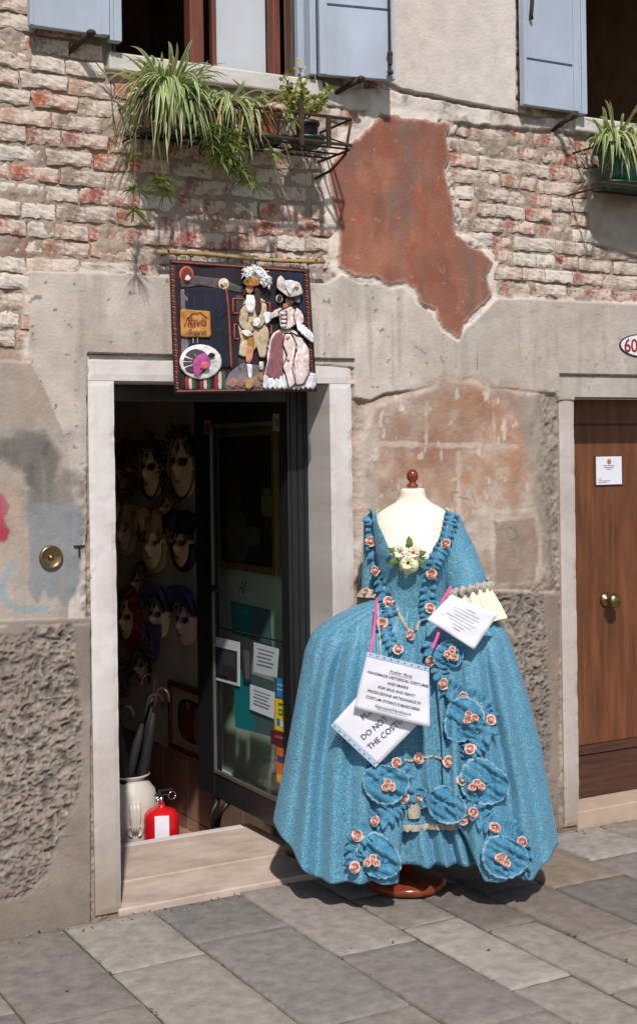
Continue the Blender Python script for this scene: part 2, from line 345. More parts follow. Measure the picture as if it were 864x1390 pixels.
# left stained wall
mL = mk(MIDL, .004, False); over(mL, .011+.0012*nB)
paint(mL, C(172, 163, 153)); paint(mL*sstep(-.1, .5, nB), C(152, 143, 134), .8); paint(mL*sstep(.1, .6, nA), C(168, 146, 130), .7)
paint(mL*sstep(.3, .7, fbm(X, Z*2, 5, 51)), C(178, 170, 160), .8)
over(m1, .013+.0012*nB+.0006*nC)
paint(m1, C(202, 195, 187)); paint(m1*sstep(-.2, .5, nB), C(190, 182, 173), .8); paint(m1*sstep(-.05, .35, fbm(X, Z, 3.2, 64)), C(174, 165, 156), .6); paint(m1*sstep(.1, .5, fbm(X*1.3, Z*.5, 7, 65)), C(156, 146, 137), .5); paint(m1*sstep(.0, .6, nA), C(186, 176, 166), .5); paint(m1*sstep(.25, .6, nC), C(190, 182, 172), .5)
paint(m1*sstep(.62, .7, fbm(X, Z, 38, 61, 2)), C(104, 96, 88), .7)
paint(m1*sstep(3.1, 3.6, X), C(172, 164, 155), .7)
paint(mk(PAINT2, .02), C(104, 103, 99), .9); paint(mk(PAINT2, .05)*sstep(-.1, .3, nC), C(84, 86, 84), .7); paint(mk(P((20, 600), (120, 590), (118, 720), (30, 720)), .05)*sstep(-.1, .4, nB+.4*nC), C(120, 120, 116), .75); paint(mk(PAINT, .008), C(134, 139, 142), .95); paint(mk(PAINT, .008)*sstep(.1, .6, nB), C(112, 121, 122), .6)
paint(mk(MAG, .006), C(168, 34, 78), .9)
curve = P((18,765),(8,778),(2,795),(4,812),(14,822),(34,828),(60,826)); 
dc = np.full(X.shape, 9.)
for i in range(len(curve)-1):
    a, b = curve[i], curve[i+1]; e = b-a; t = np.clip(((X-a[0])*e[0]+(Z-a[1])*e[1])/(e@e), 0, 1); dc = np.minimum(dc, np.hypot(X-a[0]-t*e[0], Z-a[1]-t*e[1]))
paint(1-sstep(.006, .02, dc+.006*nC), C(120, 156, 174), .55)
# stained panel between the doors
mS = mk(STAIN, .035); over(mS, .0115+.0022*nC+.001*nD)
paint(mS, C(184, 172, 160)); paint(mS*sstep(-.3, .3, nC+.3*nB), C(168, 150, 136), .8)
mO = mk(ORA, .07)*mS; paint(mO*sstep(-.5, .15, nC*.5+nB*.5), C(172, 138, 114), .75); paint(mO*sstep(.0, .5, nB), C(156, 118, 98), .7); paint(mO*sstep(.1, .5, fbm(X, Z*1.4, 9, 73)), C(172, 130, 100), .7); paint(mS*sstep(.05, .4, fbm(X, Z, 4, 74)), C(138, 112, 98), .45)
paint(mS*sstep(.36, .5, fbm(X*1.6, Z*.9, 18, 71)), C(204, 196, 186), .7); paint(mS*sstep(.03, .0, abs(sdf(STAIN, wx, wz)-.02))*sstep(-.2, .3, nC), C(200, 192, 182), .6)
paint(mS*sstep(.2, .5, fbm(X, Z, 12, 72))*sstep(1.2, 1.5, 1.9-Z+.4), C(140, 124, 114), .5)
def strokes(lines, w, c, k, seed=0, soft=.6):
    for (a, b) in lines:
        a = P(a)[0]; b = P(b)[0]; e = b-a; t = np.clip(((sx-a[0])*e[0]+(sz-a[1])*e[1])/(e@e), 0, 1); d = np.hypot(sx-a[0]-t*e[0], sz-a[1]-t*e[1])
        paint((1-sstep(w*soft, w, d+.5*w*nC))*sstep(-.6, .2, fbm(X, Z, 9, 80+seed)), c, k)
strokes([((576,548),(577,600)),((505,602),(700,606)),((620,615),(620,690)),((668,545),(669,600)),((640,695),(735,692)),((665,700),(667,795)),((724,560),(733,790)),((618,690),(640,760))], .014, C(196, 182, 168), .75)
strokes([((645,470),(645,505)),((665,527),(756,531)),((648,418),(652,430)),((560,470),(575,480))], .003, C(104, 96, 88), .7)
mdark = mk(P((668,704),(722,702),(726,765),(722,790),(670,790)), .006); paint(mdark, C(138, 122, 110), .75)
strokes([((610,668),(612,680)),((612,668),(620,668)),((620,675),(634,678)),((636,666),(642,682)),((684,720),(690,733)),((690,716),(696,722)),((696,716),(700,730)),((690,733),(700,731))], .0035, C(82, 118, 84), .75)
strokes([((480,695),(520,690))], .01, C(168, 96, 80), .5)
mG = mk(GREYR, .03); paint(mG, C(150, 140, 130), .8); paint(mG*sstep(-.1, .4, nC), C(132, 122, 112), .6)
mGr = sstep(3.80, 3.86, X+.02*nB)*(X < 3.95)*(Z < 1.9); h = h+mGr*.003*fbm(X, Z, 60, 91, 2); paint(mGr*sstep(0, .5, fbm(X, Z, 50, 92, 2)), C(118, 106, 96), .8)
mGl = sstep(1.665, 1.69, X+.015*nB)*(X < 1.73)*(Z < 1.7)*(Z > .2); h = h+mGl*.004*fbm(X, Z, 60, 93, 2); paint(mGl*sstep(-.2, .5, fbm(X, Z, 50, 94, 2)), C(120, 108, 98), .7)
# lower course: smooth stone with hacked, pitted patches
mW = sstep(-.003, .003, sdf(LOWALL, sx, sz)); over(mW, .016+.0015*nB)
paint(mW, C(146, 136, 127)); paint(mW*sstep(-.2, .5, nB), C(126, 116, 107), .8); paint(mW*sstep(.2, .6, nC), C(150, 134, 118), .5)
LR = P((640,800),(756,806),(756,1125),(640,1185)); mWr = sstep(-.003, .003, sdf(LR, sx, sz)); over(mWr, .014+.0015*nB)
paint(mWr, C(142, 130, 118)); paint(mWr*sstep(-.2, .5, nB), C(128, 116, 104), .7)
strokes([((-60,852),(118,846)),((650,797),(756,803))], .007, C(186, 176, 162), .9, soft=.3)
strokes([((40,1140),(128,1128)),((0,1228),(42,1222)),((735,920),(768,925)),((740,1060),(768,1062))], .004, C(96, 86, 78), .8, soft=.3)
rid = 1-abs(fbm(X+.02*nB, Z*1.25+.02*nC, 40, 101, 2))*3.4; rid2 = 1-abs(fbm(X, Z*1.2, 84, 103, 2))*2.6; cell = fbm(X*.8, Z*1.35, 20, 105, 4)
for poly in (ROUGHL, ROUGHR):
    mr = mk(poly, .012)
    rel = .0058*np.clip(rid, -1, 1)+.0035*np.clip(rid2, -1, 1)+.010*cell
    h = h+mr*(rel-.004)
    paint(mr, C(134, 125, 117)); paint(mr*sstep(.1, -.8, rid), C(94, 88, 82), .8); paint(mr*sstep(.0, .6, nA+.3*nB), C(106, 100, 92), .6); paint(mr*sstep(.5, .95, rid)*sstep(-.4, .3, nB), C(176, 160, 144), .7)
paint((Z < .25)*sstep(.25, .0, Z+.08*nB), C(112, 100, 88), .5)
paint(sstep(.1, .5, fbm(X*3, Z*.6, 4, 111))*(Z > 2.4)*(1-mR)*(1-m_up), C(120, 112, 104), .22)
h = np.where((X < .75) | (X > 4.9), np.clip(h, -.006, .016), h)
ck = abs(fbm(X+.1*nB, Z+.1*nC, 1.7, 131, 5)); crack = (1-sstep(.0, .0045, ck))*sstep(.05, .25, fbm(X, Z, 1.9, 133))*np.maximum.reduce([m1, mL, mW, mS*.6])
h = h-.003*crack; paint(crack, C(96, 88, 80), .75)
drip = sstep(.15, .55, fbm(X*9, Z*.7, 3, 135, 4))*np.maximum(m1, mL); paint(drip, C(150, 141, 132), .4)
h = np.where(Z < 5, h, .01)
col = np.clip(col*np.array([1.035, 1.0, .992]), 0, .9)
# brick coverage for placing bricks
cover = np.maximum.reduce([m1, mR, mL, m_up, mS, mW, mWr, mG, mk(TOPR, .004, False)])
mT = mk(TOPR, .004, False); over(mT, .014+.001*nB); paint(mT, C(184, 172, 160)); paint(mT*sstep(0, .5, nB), C(160, 142, 128), .7)
h = h-.006*(sstep(.02, .0, sdf(P((38,366),(225,374),(330,380),(440,384),(440,388),(38,370)), X, Z)) > 2)
V = np.stack([X, -h, Z], -1).reshape(-1, 3); nz, nx = X.shape
I = np.arange(nz*nx).reshape(nz, nx); cx = (X[:-1, :-1]+X[1:, 1:])/2; cz = (Z[:-1, :-1]+Z[1:, 1:])/2
keep = np.ones(cx.shape, bool)
for r in (SH, HD, W1, W2): keep &= ~((cx > r['x0']) & (cx < r['x1']) & (cz > r['z0']-(.2 if r['z0'] == 0 else 0)) & (cz < r['z1']))
Q = np.stack([I[:-1, :-1], I[:-1, 1:], I[1:, 1:], I[1:, :-1]], -1)[keep]
me = bpy.data.meshes.new('plaster_face'); me.vertices.add(len(V)); me.vertices.foreach_set('co', V.astype(np.float32).ravel())
me.loops.add(Q.size); me.loops.foreach_set('vertex_index', Q.ravel().astype(np.int32)); me.polygons.add(len(Q)); me.polygons.foreach_set('loop_start', np.arange(0, Q.size, 4, dtype=np.int32))
me.update(calc_edges=True); me.shade_smooth()
at = me.color_attributes.new('Col', 'FLOAT_COLOR', 'POINT'); at.data.foreach_set('color', np.concatenate([col.reshape(-1, 3), np.ones((nz*nx, 1))], 1).astype(np.float32).ravel())
me.materials.append(M_wall); o = bpy.data.objects.new('plaster_face', me); link(o, bld)
def sample(A, x, z): return A[np.argmin(abs(zs-z)), np.argmin(abs(xs-x))]

# --- bricks, one by one
def brick_mesh(L, seed):
    bm = bmesh.new(); bmesh.ops.create_cube(bm, size=1); bmesh.ops.scale(bm, vec=(L, .05, .055), verts=bm.verts)
    bmesh.ops.subdivide_edges(bm, edges=[e for e in bm.edges if abs(e.verts[0].co.x-e.verts[1].co.x) > .01], cuts=9)
    bmesh.ops.subdivide_edges(bm, edges=[e for e in bm.edges if abs(e.verts[0].co.z-e.verts[1].co.z) > .01], cuts=4)
    rs = random.Random(seed); o1, o2 = rs.uniform(0, 50), rs.uniform(0, 50)
    for v in bm.verts:
        cx_ = abs(v.co.x)/(L/2); cz_ = abs(v.co.z)/.0275
        x_, z_ = v.co.x, v.co.z; e1 = float(fbm(x_*1.+o1, z_+o2, 34, 5, 3)); e2 = float(fbm(x_+o2, z_+o1, 40, 8, 3))
        v.co.x += rs.uniform(-.0015, .0015)+.006*e1*(cx_ > .95)
        v.co.z += rs.uniform(-.0012, .0012)+.009*e2*(cz_ > .9)
        if v.co.y < 0: v.co.y += .007*e1+rs.uniform(-.0016, .0016)+.0035*(cx_ > .95)+.003*(cz_ > .95)+.010*max(0, e2-.25)
    me = bpy.data.meshes.new('brick'); bm.to_mesh(me); bm.free(); me.materials.append(M_brick); return me
LENS = [.10, .125, .15, .175, .20, .23]
BV = {L: [brick_mesh(L, int(L*1000)+k*31) for k in range(4)] for L in LENS}
nb = 0; row = 0; z = 2.16
SILLS = [(1.80, 2.78, 3.13, 3.26), (4.03, 5.0, 3.13, 3.26)]
while z < 3.95:
    x = 1.28+random.uniform(0, .12)
    while x < 4.47:
        L = random.choice(LENS); bx = x+L/2; bz = z+.010*math.sin(x*2.1+1)+random.uniform(-.003, .003)
        pts = [(bx-L*.35, bz), (bx, bz), (bx+L*.35, bz)]
        cv = min(sample(cover, *p) for p in pts); s_ = sample(m_lip, bx, bz)
        hid = any(a-.02 < bx < b+.02 and c < bz < d for a, b, c, d in SILLS) or any(r['x0']-L/2+.01 < bx < r['x1']+L/2-.01 and bz > 3.2 for r in (W1, W2))
        if cv < .5 and s_ < .6 and not hid and nb < 298:
            o = bpy.data.objects.new('brick', random.choice(BV[L])); COL.objects.link(o)
            o.location = (bx, .022+random.choice([random.uniform(-.004, .003), random.uniform(-.002, .004), random.uniform(.003, .013)]), bz); o.rotation_euler = (random.uniform(-.10, .10), random.uniform(-.035, .035), random.choice((0, PI))*0+random.uniform(-.03, .03))
            adopt(o, bld); nb += 1
            q = float(fbm(np.array([bx]), np.array([bz]), 2.6, 121)[0]); u = random.random()
            redness = .16+.45*q+(.25 if 1.9 < bx < 2.3 and bz > 2.5 else 0)+(.18 if bx < 1.95 and 2.55 < bz < 3.05 else 0)+(.15 if bx > 3.95 else 0)
            c = random.choice([(172, 108, 88), (158, 98, 84), (178, 126, 108), (164, 118, 106), (178, 112, 86)]) if u < redness else random.choice([(206, 194, 182), (192, 178, 166), (214, 204, 194), (180, 162, 148), (188, 156, 138), (170, 130, 110), (196, 176, 160), (158, 138, 124)])
            o.color = (*lin(*c), 1)
        x += L+random.uniform(.004, .010)
    z += .0675; row += 1

# the courses that run on past the frame
OV, OF = [], []; rs = random.Random(12); z = 2.16
while z < 4.9:
    for a_, b_ in ((.1, 1.29), (4.53, 5.9)) if z < 3.93 else ((.1, 5.9),):
        x = a_+rs.uniform(0, .1)
        while x < b_-.1:
            L = rs.choice(LENS); bx = x+L/2; x += L+rs.uniform(.004, .010)
            if sample(cover, bx, z) > .5 or any(r['x0']-.12 < bx < r['x1']+.12 and z > 3.1 for r in (W1, W2)): continue
            me = rs.choice(BV[L]); n0 = len(OV); OV += [(v.co.x+bx, v.co.y+.022+rs.uniform(-.0005, .0005), v.co.z+z) for v in me.vertices]; OF += [tuple(i+n0 for i in p.vertices) for p in me.polygons]
    z += .0675
o = obj('bricks_beyond', (OV, OF), M_brick, bld); o.color = (*lin(200, 176, 160), 1); o['kind'] = 'stuff'

# --- masonry behind the face (blocks the light, carries reveals)
masonry = join(box(-2.2, 1.806, .03, .40, -.1, 2.9), box(2.760, 4.012, .03, .40, -.1, 2.9), box(4.96, 7.5, .03, .40, -.1, 2.9), box(1.806, 2.760, .03, .40, 2.012, 2.9), box(4.012, 4.96, .03, .40, 1.966, 2.9),
               box(-2.2, 1.84, .03, .35, 2.9, 6.2), box(2.69, 4.07, .03, .35, 2.9, 6.2), box(4.935, 7.5, .03, .35, 2.9, 6.2), box(1.84, 2.69, .03, .35, 2.9, 3.23), box(4.07, 4.935, .03, .35, 2.9, 3.23), box(1.84, 2.69, .03, .35, 4.55, 6.2), box(4.07, 4.935, .03, .35, 4.55, 6.2))
obj('wall_core', masonry, M_cream, bld)
# --- stone door surrounds
def stone_block(x0, x1, y0, y1, z0, z1, base, seed):
    nx_, nz_ = max(3, int((x1-x0)/.02)), max(3, int((z1-z0)/.02)); V = []; Fc = []; cols = []
    us = [k/nx_ for k in range(nx_+1)]; vs = [k/nz_ for k in range(nz_+1)]
    for layer in (0, 1):
        for v in vs:
            for u in us:
                x, z = x0+(x1-x0)*u, z0+(z1-z0)*v; y = y0 if layer == 0 else y1; n_ = float(fbm(np.float64(x+seed), np.float64(z), 18, 3, 3)); n2_ = float(fbm(np.float64(x), np.float64(z+seed), 3, 6, 3))
                edge = (u in (0, 1)) or (v in (0, 1))
                if layer == 0: y += .0015*n_+(.003+.006*max(0, n_-.15) if edge else 0)
                if edge and layer == 0: x += (.5-u)*2*.002*max(0, n_) if u in (0, 1) else 0
                V.append((x, y, z)); g_ = max(0, min(1, .10+.55*n2_+.85*math.exp(-max(0, z)/.42))); g2 = max(0, min(1, n_*1.6-.3))
                c = [base[k]*(1-g_)+(152, 138, 126)[k]*g_ for k in range(3)]; c = [c[k]*(1-.4*g2)+(168, 158, 148)[k]*.4*g2 for k in range(3)]; cols.append(lin(*c))
    m_ = nx_+1; tot = m_*(nz_+1)
    for j in range(nz_):
        for i in range(nx_): a = j*m_+i; Fc += [(a, a+1, a+m_+1, a+m_), (tot+a, tot+a+m_, tot+a+m_+1, tot+a+1)]
    for i in range(nx_): a = i; b = nz_*m_+i; Fc += [(a, tot+a, tot+a+1, a+1), (b, b+1, tot+b+1, tot+b)]
    for j in range(nz_): a = j*m_; b = a+nx_; Fc += [(a, a+m_, tot+a+m_, tot+a), (b, tot+b, tot+b+m_, b+m_)]
    return (V, Fc), cols
def surround(r, w, ydepth, base, botz=.012):
    f = -.006
    for nm, a in (('door_jamb', (r['x0']-w, r['x0']+.002, f, ydepth, botz, r['z1'])), ('door_jamb', (r['x1']-.002, r['x1']+w, f, ydepth, botz, r['z1'])), ('door_lintel', (r['x0']-w, r['x1']+w, f-.001, ydepth, r['z1']+.0015, r['z1']+.097))):
        g_, c_ = stone_block(*a, base, a[0]*3); obj(nm, g_, M_stonev, bld, cols=c_)
    return
    f = -.004
    obj('door_jamb', box(r['x0']-w, r['x0']+.002, f, ydepth, botz, r['z1']+.0), mt, bld, bevel=.004)
    obj('door_jamb', box(r['x1']-.002, r['x1']+w, f, ydepth, botz, r['z1']+.0), mt, bld, bevel=.004)
    obj('door_lintel', box(r['x0']-w, r['x1']+w, f-.001, ydepth, r['z1']+.001, r['z1']+.097), mt, bld, bevel=.004)
surround(SH, .100, .19, (214, 208, 206)); surround(HD, .084, .17, (198, 188, 184))
# dark strips added as the shadow line under the render, above the lintels
obj('shadow_strip', box(1.716, 2.862, -.022, .0, 2.1015, 2.109), M_weather, bld, bevel=.001)
obj('shadow_strip', box(3.937, 5.04, -.022, .0, 2.0555, 2.064), M_weather, bld, bevel=.001)
# threshold stones
th = thing('shop_threshold', 'worn pink stone threshold in the open shop doorway', 'doorstep', (2.28, .3, 0))
obj('step_slab', box(1.806, 2.80, -.012, .284, -.05, .022), M_thresh, th, bevel=.006)
obj('step_slab', box(1.815, 2.748, .287, .735, -.25, .025), M_thresh, th, bevel=.008)
obj('step_edging', box(1.815, 2.748, .738, .795, -.25, .022), M_stone, th, bevel=.008)
st = thing('doorstep', 'pale clean stone doorstep under the brown wooden door', 'doorstep', (4.5, .05, 0))
obj('step_slab', box(4.010, 4.96, -.010, .30, -.05, .072), mat('pale_step', lin(186, 164, 144), .75, var=.12, bump=.3), st, bevel=.005)

# --- upper windows
def window(r, k):
    x0, x1, z0 = r['x0'], r['x1'], r['z0']
    obj('window_sill', box(x0-.035, x1+.04, -.03, .16, z0-.072, z0-.002), M_sill, bld, bevel=.008)
    obj('window_reveal', join(box(x0-.006, x0+.004, .0, .34, z0, 4.55), box(x1-.004, x1+.006, .0, .34, z0, 4.55)), M_weather, bld)
window(W1, 0); window(W2, 1)
wn = obj('window_frame', join(box(1.849, 1.90, .13, .19, 3.24, 4.5), box(1.90, 2.63, .13, .19, 3.24, 3.285), box(2.595, 2.68, .10, .19, 3.24, 4.5)), M_wood, bld, bevel=.004)
wa = onw(257, 90, .12).x; wb = onw(276, 90, .12).x; wc = onw(299, 90, .12).x; wd = onw(368, 90, .12).x; we = onw(384, 90, .12).x
obj('window_mullion', box(wa, wb, .11, .17, 3.24, 4.5), M_wood, bld, bevel=.005)
obj('casement', join(box(wc-.02, wc, .15, .18, 3.285, 4.5), box(wd, we, .10, .16, 3.25, 4.5), box(wc, wd, .15, .18, 4.4, 4.5)), M_wood, bld, bevel=.003)
obj('casement_post', box(we+.006, onw(398, 90, .08).x, .06, .13, 3.24, 4.5), M_weather, bld, bevel=.004)
def curt(a, b):
    return (wc+(wd-wc)*a, .172+.003*math.sin(a*5), 3.27+1.2*b)
obj('curtain', grid(40, 2, curt), M_curtain, bld, True)
obj('window_frame', join(box(4.10, 4.155, .09, .16, 3.24, 4.5), box(4.155, 4.93, .09, .16, 3.24, 3.27)), M_wood, bld, bevel=.004)
obj('window_post', box(4.079, 4.098, .05, .14, 3.24, 4.5), M_weather, bld, bevel=.002)
# dark rooms upstairs
for nme, x0, x1 in (('upstairs_room', 1.2, 3.3), ('upstairs_room', 3.6, 5.6)):
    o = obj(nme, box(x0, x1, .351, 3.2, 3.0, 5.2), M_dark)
    bm = bmesh.new(); bm.from_mesh(o.data)
    bmesh.ops.delete(bm, geom=[f for f in bm.faces if abs(f.calc_center_median().y-.351) < .01], context='FACES'); bm.to_mesh(o.data); bm.free()
    tag(o, kind='structure')

# --- shutters (each leaf a part)
def shutter(hinge, width, ang, z0, z1, side, bars, thick=.034, frame=.026, latch=True):
    # leaf local: x along the leaf from the hinge, y = out of the wall (negative), z up
    ca, sa = math.cos(ang), math.sin(ang)
    M = Matrix(((side*ca, side*sa, 0, hinge[0]), (-sa, ca, 0, hinge[1]), (0, 0, 1, 0), (0, 0, 0, 1)))
    if True:
        leaf = obj('shutter', xf(box(0, width, -thick/2, thick/2, z0, z1), M), M_blue, bld, bevel=.003)
        pn = []
        pn.append(box(0, .03, -thick/2-.006, -thick/2, z0+.001, z1)); pn.append(box(width-.012, width, -thick/2-.005, -thick/2, z0+.001, z1))
        o = obj('shutter_stile', xf(join(*pn), M), M_blue, leaf, bevel=.002)
        g = []
        for b in bars: g.append(box(.035, width-.016, -thick/2-.003, -thick/2+.001, b, b+.007))
        obj('shutter_groove', xf(join(*g), M), mat('groove_paint', lin(70, 76, 108), .7), leaf)
    return leaf, M
s1, Ms1 = shutter((1.795, -.055), .300, 0, 3.277, 4.6, -1, [3.62])
s1b, _ = shutter((1.845, -.05), .045, 0, 3.262, 4.6, -1, [3.62])
s2, Ms2 = shutter((2.690, -.055), .325, math.radians(11), 3.244, 4.6, 1, [3.527])
obj('shutter_bolt', xf(join(tube([(.297, -.034, 3.262), (.297, -.034, 4.5)], .0055, 8), ball((.297, -.034, 3.345), (.013, .011, .014)), ball((.297, -.034, 3.27), (.014, .01, .012)), tube([(.297, -.036, 3.335), (.297, -.036, 3.30)], .009, 8)), Ms2), M_iron, s2)
s3, Ms3 = shutter((4.022, -.055), .306, 0, 3.238, 4.6, -1, [3.44])
s3b, _ = shutter((4.072, -.05), .045, 0, 3.232, 4.6, -1, [3.44])
hk = onw(721, 10, -.09)
obj('shutter_hook', tube([(hk.x+.012, -.085, hk.z+.16), (hk.x+.004, -.095, hk.z+.05), (hk.x-.004, -.10, hk.z+.01), (hk.x-.002, -.09, hk.z-.03), (hk.x+.004, -.085, hk.z-.05)], .008, 8), M_iron, s3, True)
# inner folded leaf of the left window's right shutter (dim blue-grey, standing out from the reveal)
il = obj('shutter', box(onw(398, 60, .02).x+.01, 2.672, .0, .03, 3.25, 4.6), M_blue, bld, bevel=.002)
obj('shutter', box(2.655, 2.683, -.055, -.005, 3.246, 4.6), M_blue, bld, bevel=.003)
# shutter dogs: stubs of iron below the leaves
for (px, py, dx) in ((116, 46, .03), (480, 108, .045), (772, 158, .02)):
    p = onw(px, py, -.09)
    obj('shutter_dog', join(tube([(p.x-dx, .01, p.z-.045), (p.x, -.06, p.z-.012), (p.x+dx*.4, -.115, p.z)], [.009, .012, .015], 8), ball((p.x+dx*.4, -.12, p.z), (.018, .012, .012))), M_iron, bld, True)

# --- house door
hd = obj('house_door', join(box(4.027, 4.946, .170, .21, .32, 1.955)), M_door, bld, bevel=.002)
obj('door_rail', box(4.027, 4.946, .158, .20, .074, .275), M_door2, hd, bevel=.004)
obj('door_moulding', join(box(4.027, 4.946, .150, .20, .279, .318), box(4.027, 4.946, .164, .171, 1.83, 1.838)), M_door2, hd, bevel=.005)
kn = onw(833, 815, .12)
kpr = [(.001, .0), (.030, .0), (.034, .006), (.030, .012), (.012, .016), (.010, .034), (.018, .040), (.030, .050), (.035, .062), (.032, .074), (.020, .083), (.004, .086), (.001, .086)]
MK = Matrix.Translation((kn.x-.01, .170, kn.z)) @ Matrix.Rotation(PI/2, 4, 'X')
obj('door_knob', xf(lathe(kpr, 28), MK), M_brass, hd, True)

# --- shop door, standing open into the shop
M_doorm = M_metal
fx = obj('door_frame', join(box(2.655, 2.752, .192, .265, .028, 2.0), box(1.82, 1.87, .192, .265, .028, 2.0), box(1.87, 2.655, .192, .265, 1.935, 2.0)), M_metal, bld, bevel=.004)
obj('frame_rebate', join(box(2.668, 2.676, .186, .193, .030, 1.99), box(2.700, 2.707, .186, .193, .030, 1.99), box(2.73, 2.736, .186, .193, .030, 1.99)), M_black, fx)
DX0, DX1, DY0, DY1, DZ0, DZ1 = 2.664, 2.706, .268, 1.165, .112, 1.985
def dy(px): return onx(px, 800, DX0).y
gy0, gy1 = dy(386), dy(287)
gz0, gz1 = .225, 1.86
sd_ = obj('shop_door', join(box(DX0, DX1, DY0, gy0, DZ0, DZ1), box(DX0, DX1, gy1, DY1, DZ0, DZ1), box(DX0, DX1, gy0, gy1, DZ0, gz0), box(DX0, DX1, gy0, gy1, gz1, DZ1)), M_metal, bld, bevel=.003)
obj('glass_pane', box(2.683, 2.687, gy0, gy1, gz0, gz1), M_glass, sd_)
obj('glazing_bead', join(box(DX0-.004, DX0+.008, gy0, gy0+.018, gz0, gz1), box(DX0-.004, DX0+.008, gy1-.018, gy1, gz0, gz1), box(DX0-.004, DX0+.008, gy0+.018, gy1-.018, gz0, gz0+.018), box(DX0-.004, DX0+.008, gy0+.018, gy1-.018, gz1-.018, gz1)), mat('bead_metal', lin(120, 116, 104), .4, metal=.5, var=.1, bump=0), sd_, bevel=.002)
hn = onx(296, 800, 2.62)
obj('door_handle', join(tube([(2.66, hn.y+.1, hn.z), (2.60, hn.y+.1, hn.z), (2.598, hn.y-.06, hn.z)], .010, 10)), M_black, sd_, True)
obj('glass_bar', join(tube([(2.70, gy0, onx(379, 870, 2.7).z), (2.70, gy1, onx(290, 850, 2.7).z)], .004, 6)), M_iron, sd_)
db = onx(303, 1104, 2.68)
obj('door_stop', join(tube([(2.68, db.y+.06, .11), (2.64, db.y+.05, .03), (2.66, db.y+.03, -.08)], .016, 8), tube([(2.68, db.y-.06, .11), (2.65, db.y-.03, .06), (2.66, db.y+.03, -.02)], .014, 8), ball((2.66, db.y+.03, -.05), .03)), M_black, sd_, True)

# --- the shop's inside
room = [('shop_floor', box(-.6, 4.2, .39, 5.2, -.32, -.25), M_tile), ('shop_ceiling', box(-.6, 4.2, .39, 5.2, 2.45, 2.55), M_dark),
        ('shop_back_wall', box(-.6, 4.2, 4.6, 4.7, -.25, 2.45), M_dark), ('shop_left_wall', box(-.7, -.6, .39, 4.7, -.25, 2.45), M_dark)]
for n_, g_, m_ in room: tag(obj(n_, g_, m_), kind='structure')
sw = tag(obj('shop_side_wall', box(2.866, 3.0, .40, 4.6, -.25, 2.45), M_cream), kind='structure')
k = 0
for z0, z1 in ((-.248, -.188), (-.183, .135)):
    y = .42
    while y < 4.4:
        o = obj('dado_tile', box(2.852, 2.865, y, y+.325, z0, z1), M_tile, sw, bevel=.002); y += .329
obj('dado_rail', box(2.846, 2.865, .41, 4.5, .137, .149), M_stone, sw, bevel=.003)

# ============================================================ PAVEMENT
pv = tag(obj('pavement', box(-6, 16, -14, -.02, -.12, -.010), M_grout), kind='structure')
ed = [-.99, -.62, -.25, .12, .49, .85, 1.22, 1.585, 1.935, 2.305, 2.635, 2.885, 3.11, 3.385, 3.745, 4.12, 4.5, 4.87, 5.2, 5.6, 6.0]
cuts = {7: [-.52, -1.3], 8: [-.425, -1.25], 9: [-.785, -1.5], 10: [-.30, -.67, -1.32], 11: [-.35, -.85, -1.5], 12: [-.52, -1.105, -1.7], 13: [-.61, -1.25], 14: [-.405, -1.0, -1.6], 15: [-.75, -1.35], 6: [-.8, -1.5]}
pal = [(140, 132, 124), (132, 125, 118), (146, 137, 128), (124, 118, 112), (140, 130, 120), (150, 142, 133)]
special = {(13, 1): (110, 105, 99), (9, 1): (134, 127, 120), (8, 0): (118, 114, 109), (8, 1): (126, 121, 115), (14, 1): (130, 124, 118), (13, 0): (128, 115, 103), (12, 1): (122, 112, 103), (11, 0): (110, 104, 96), (14, 0): (146, 139, 132), (10, 1): (130, 124, 115), (12, 0): (108, 100, 92), (11, 1): (118, 108, 101)}
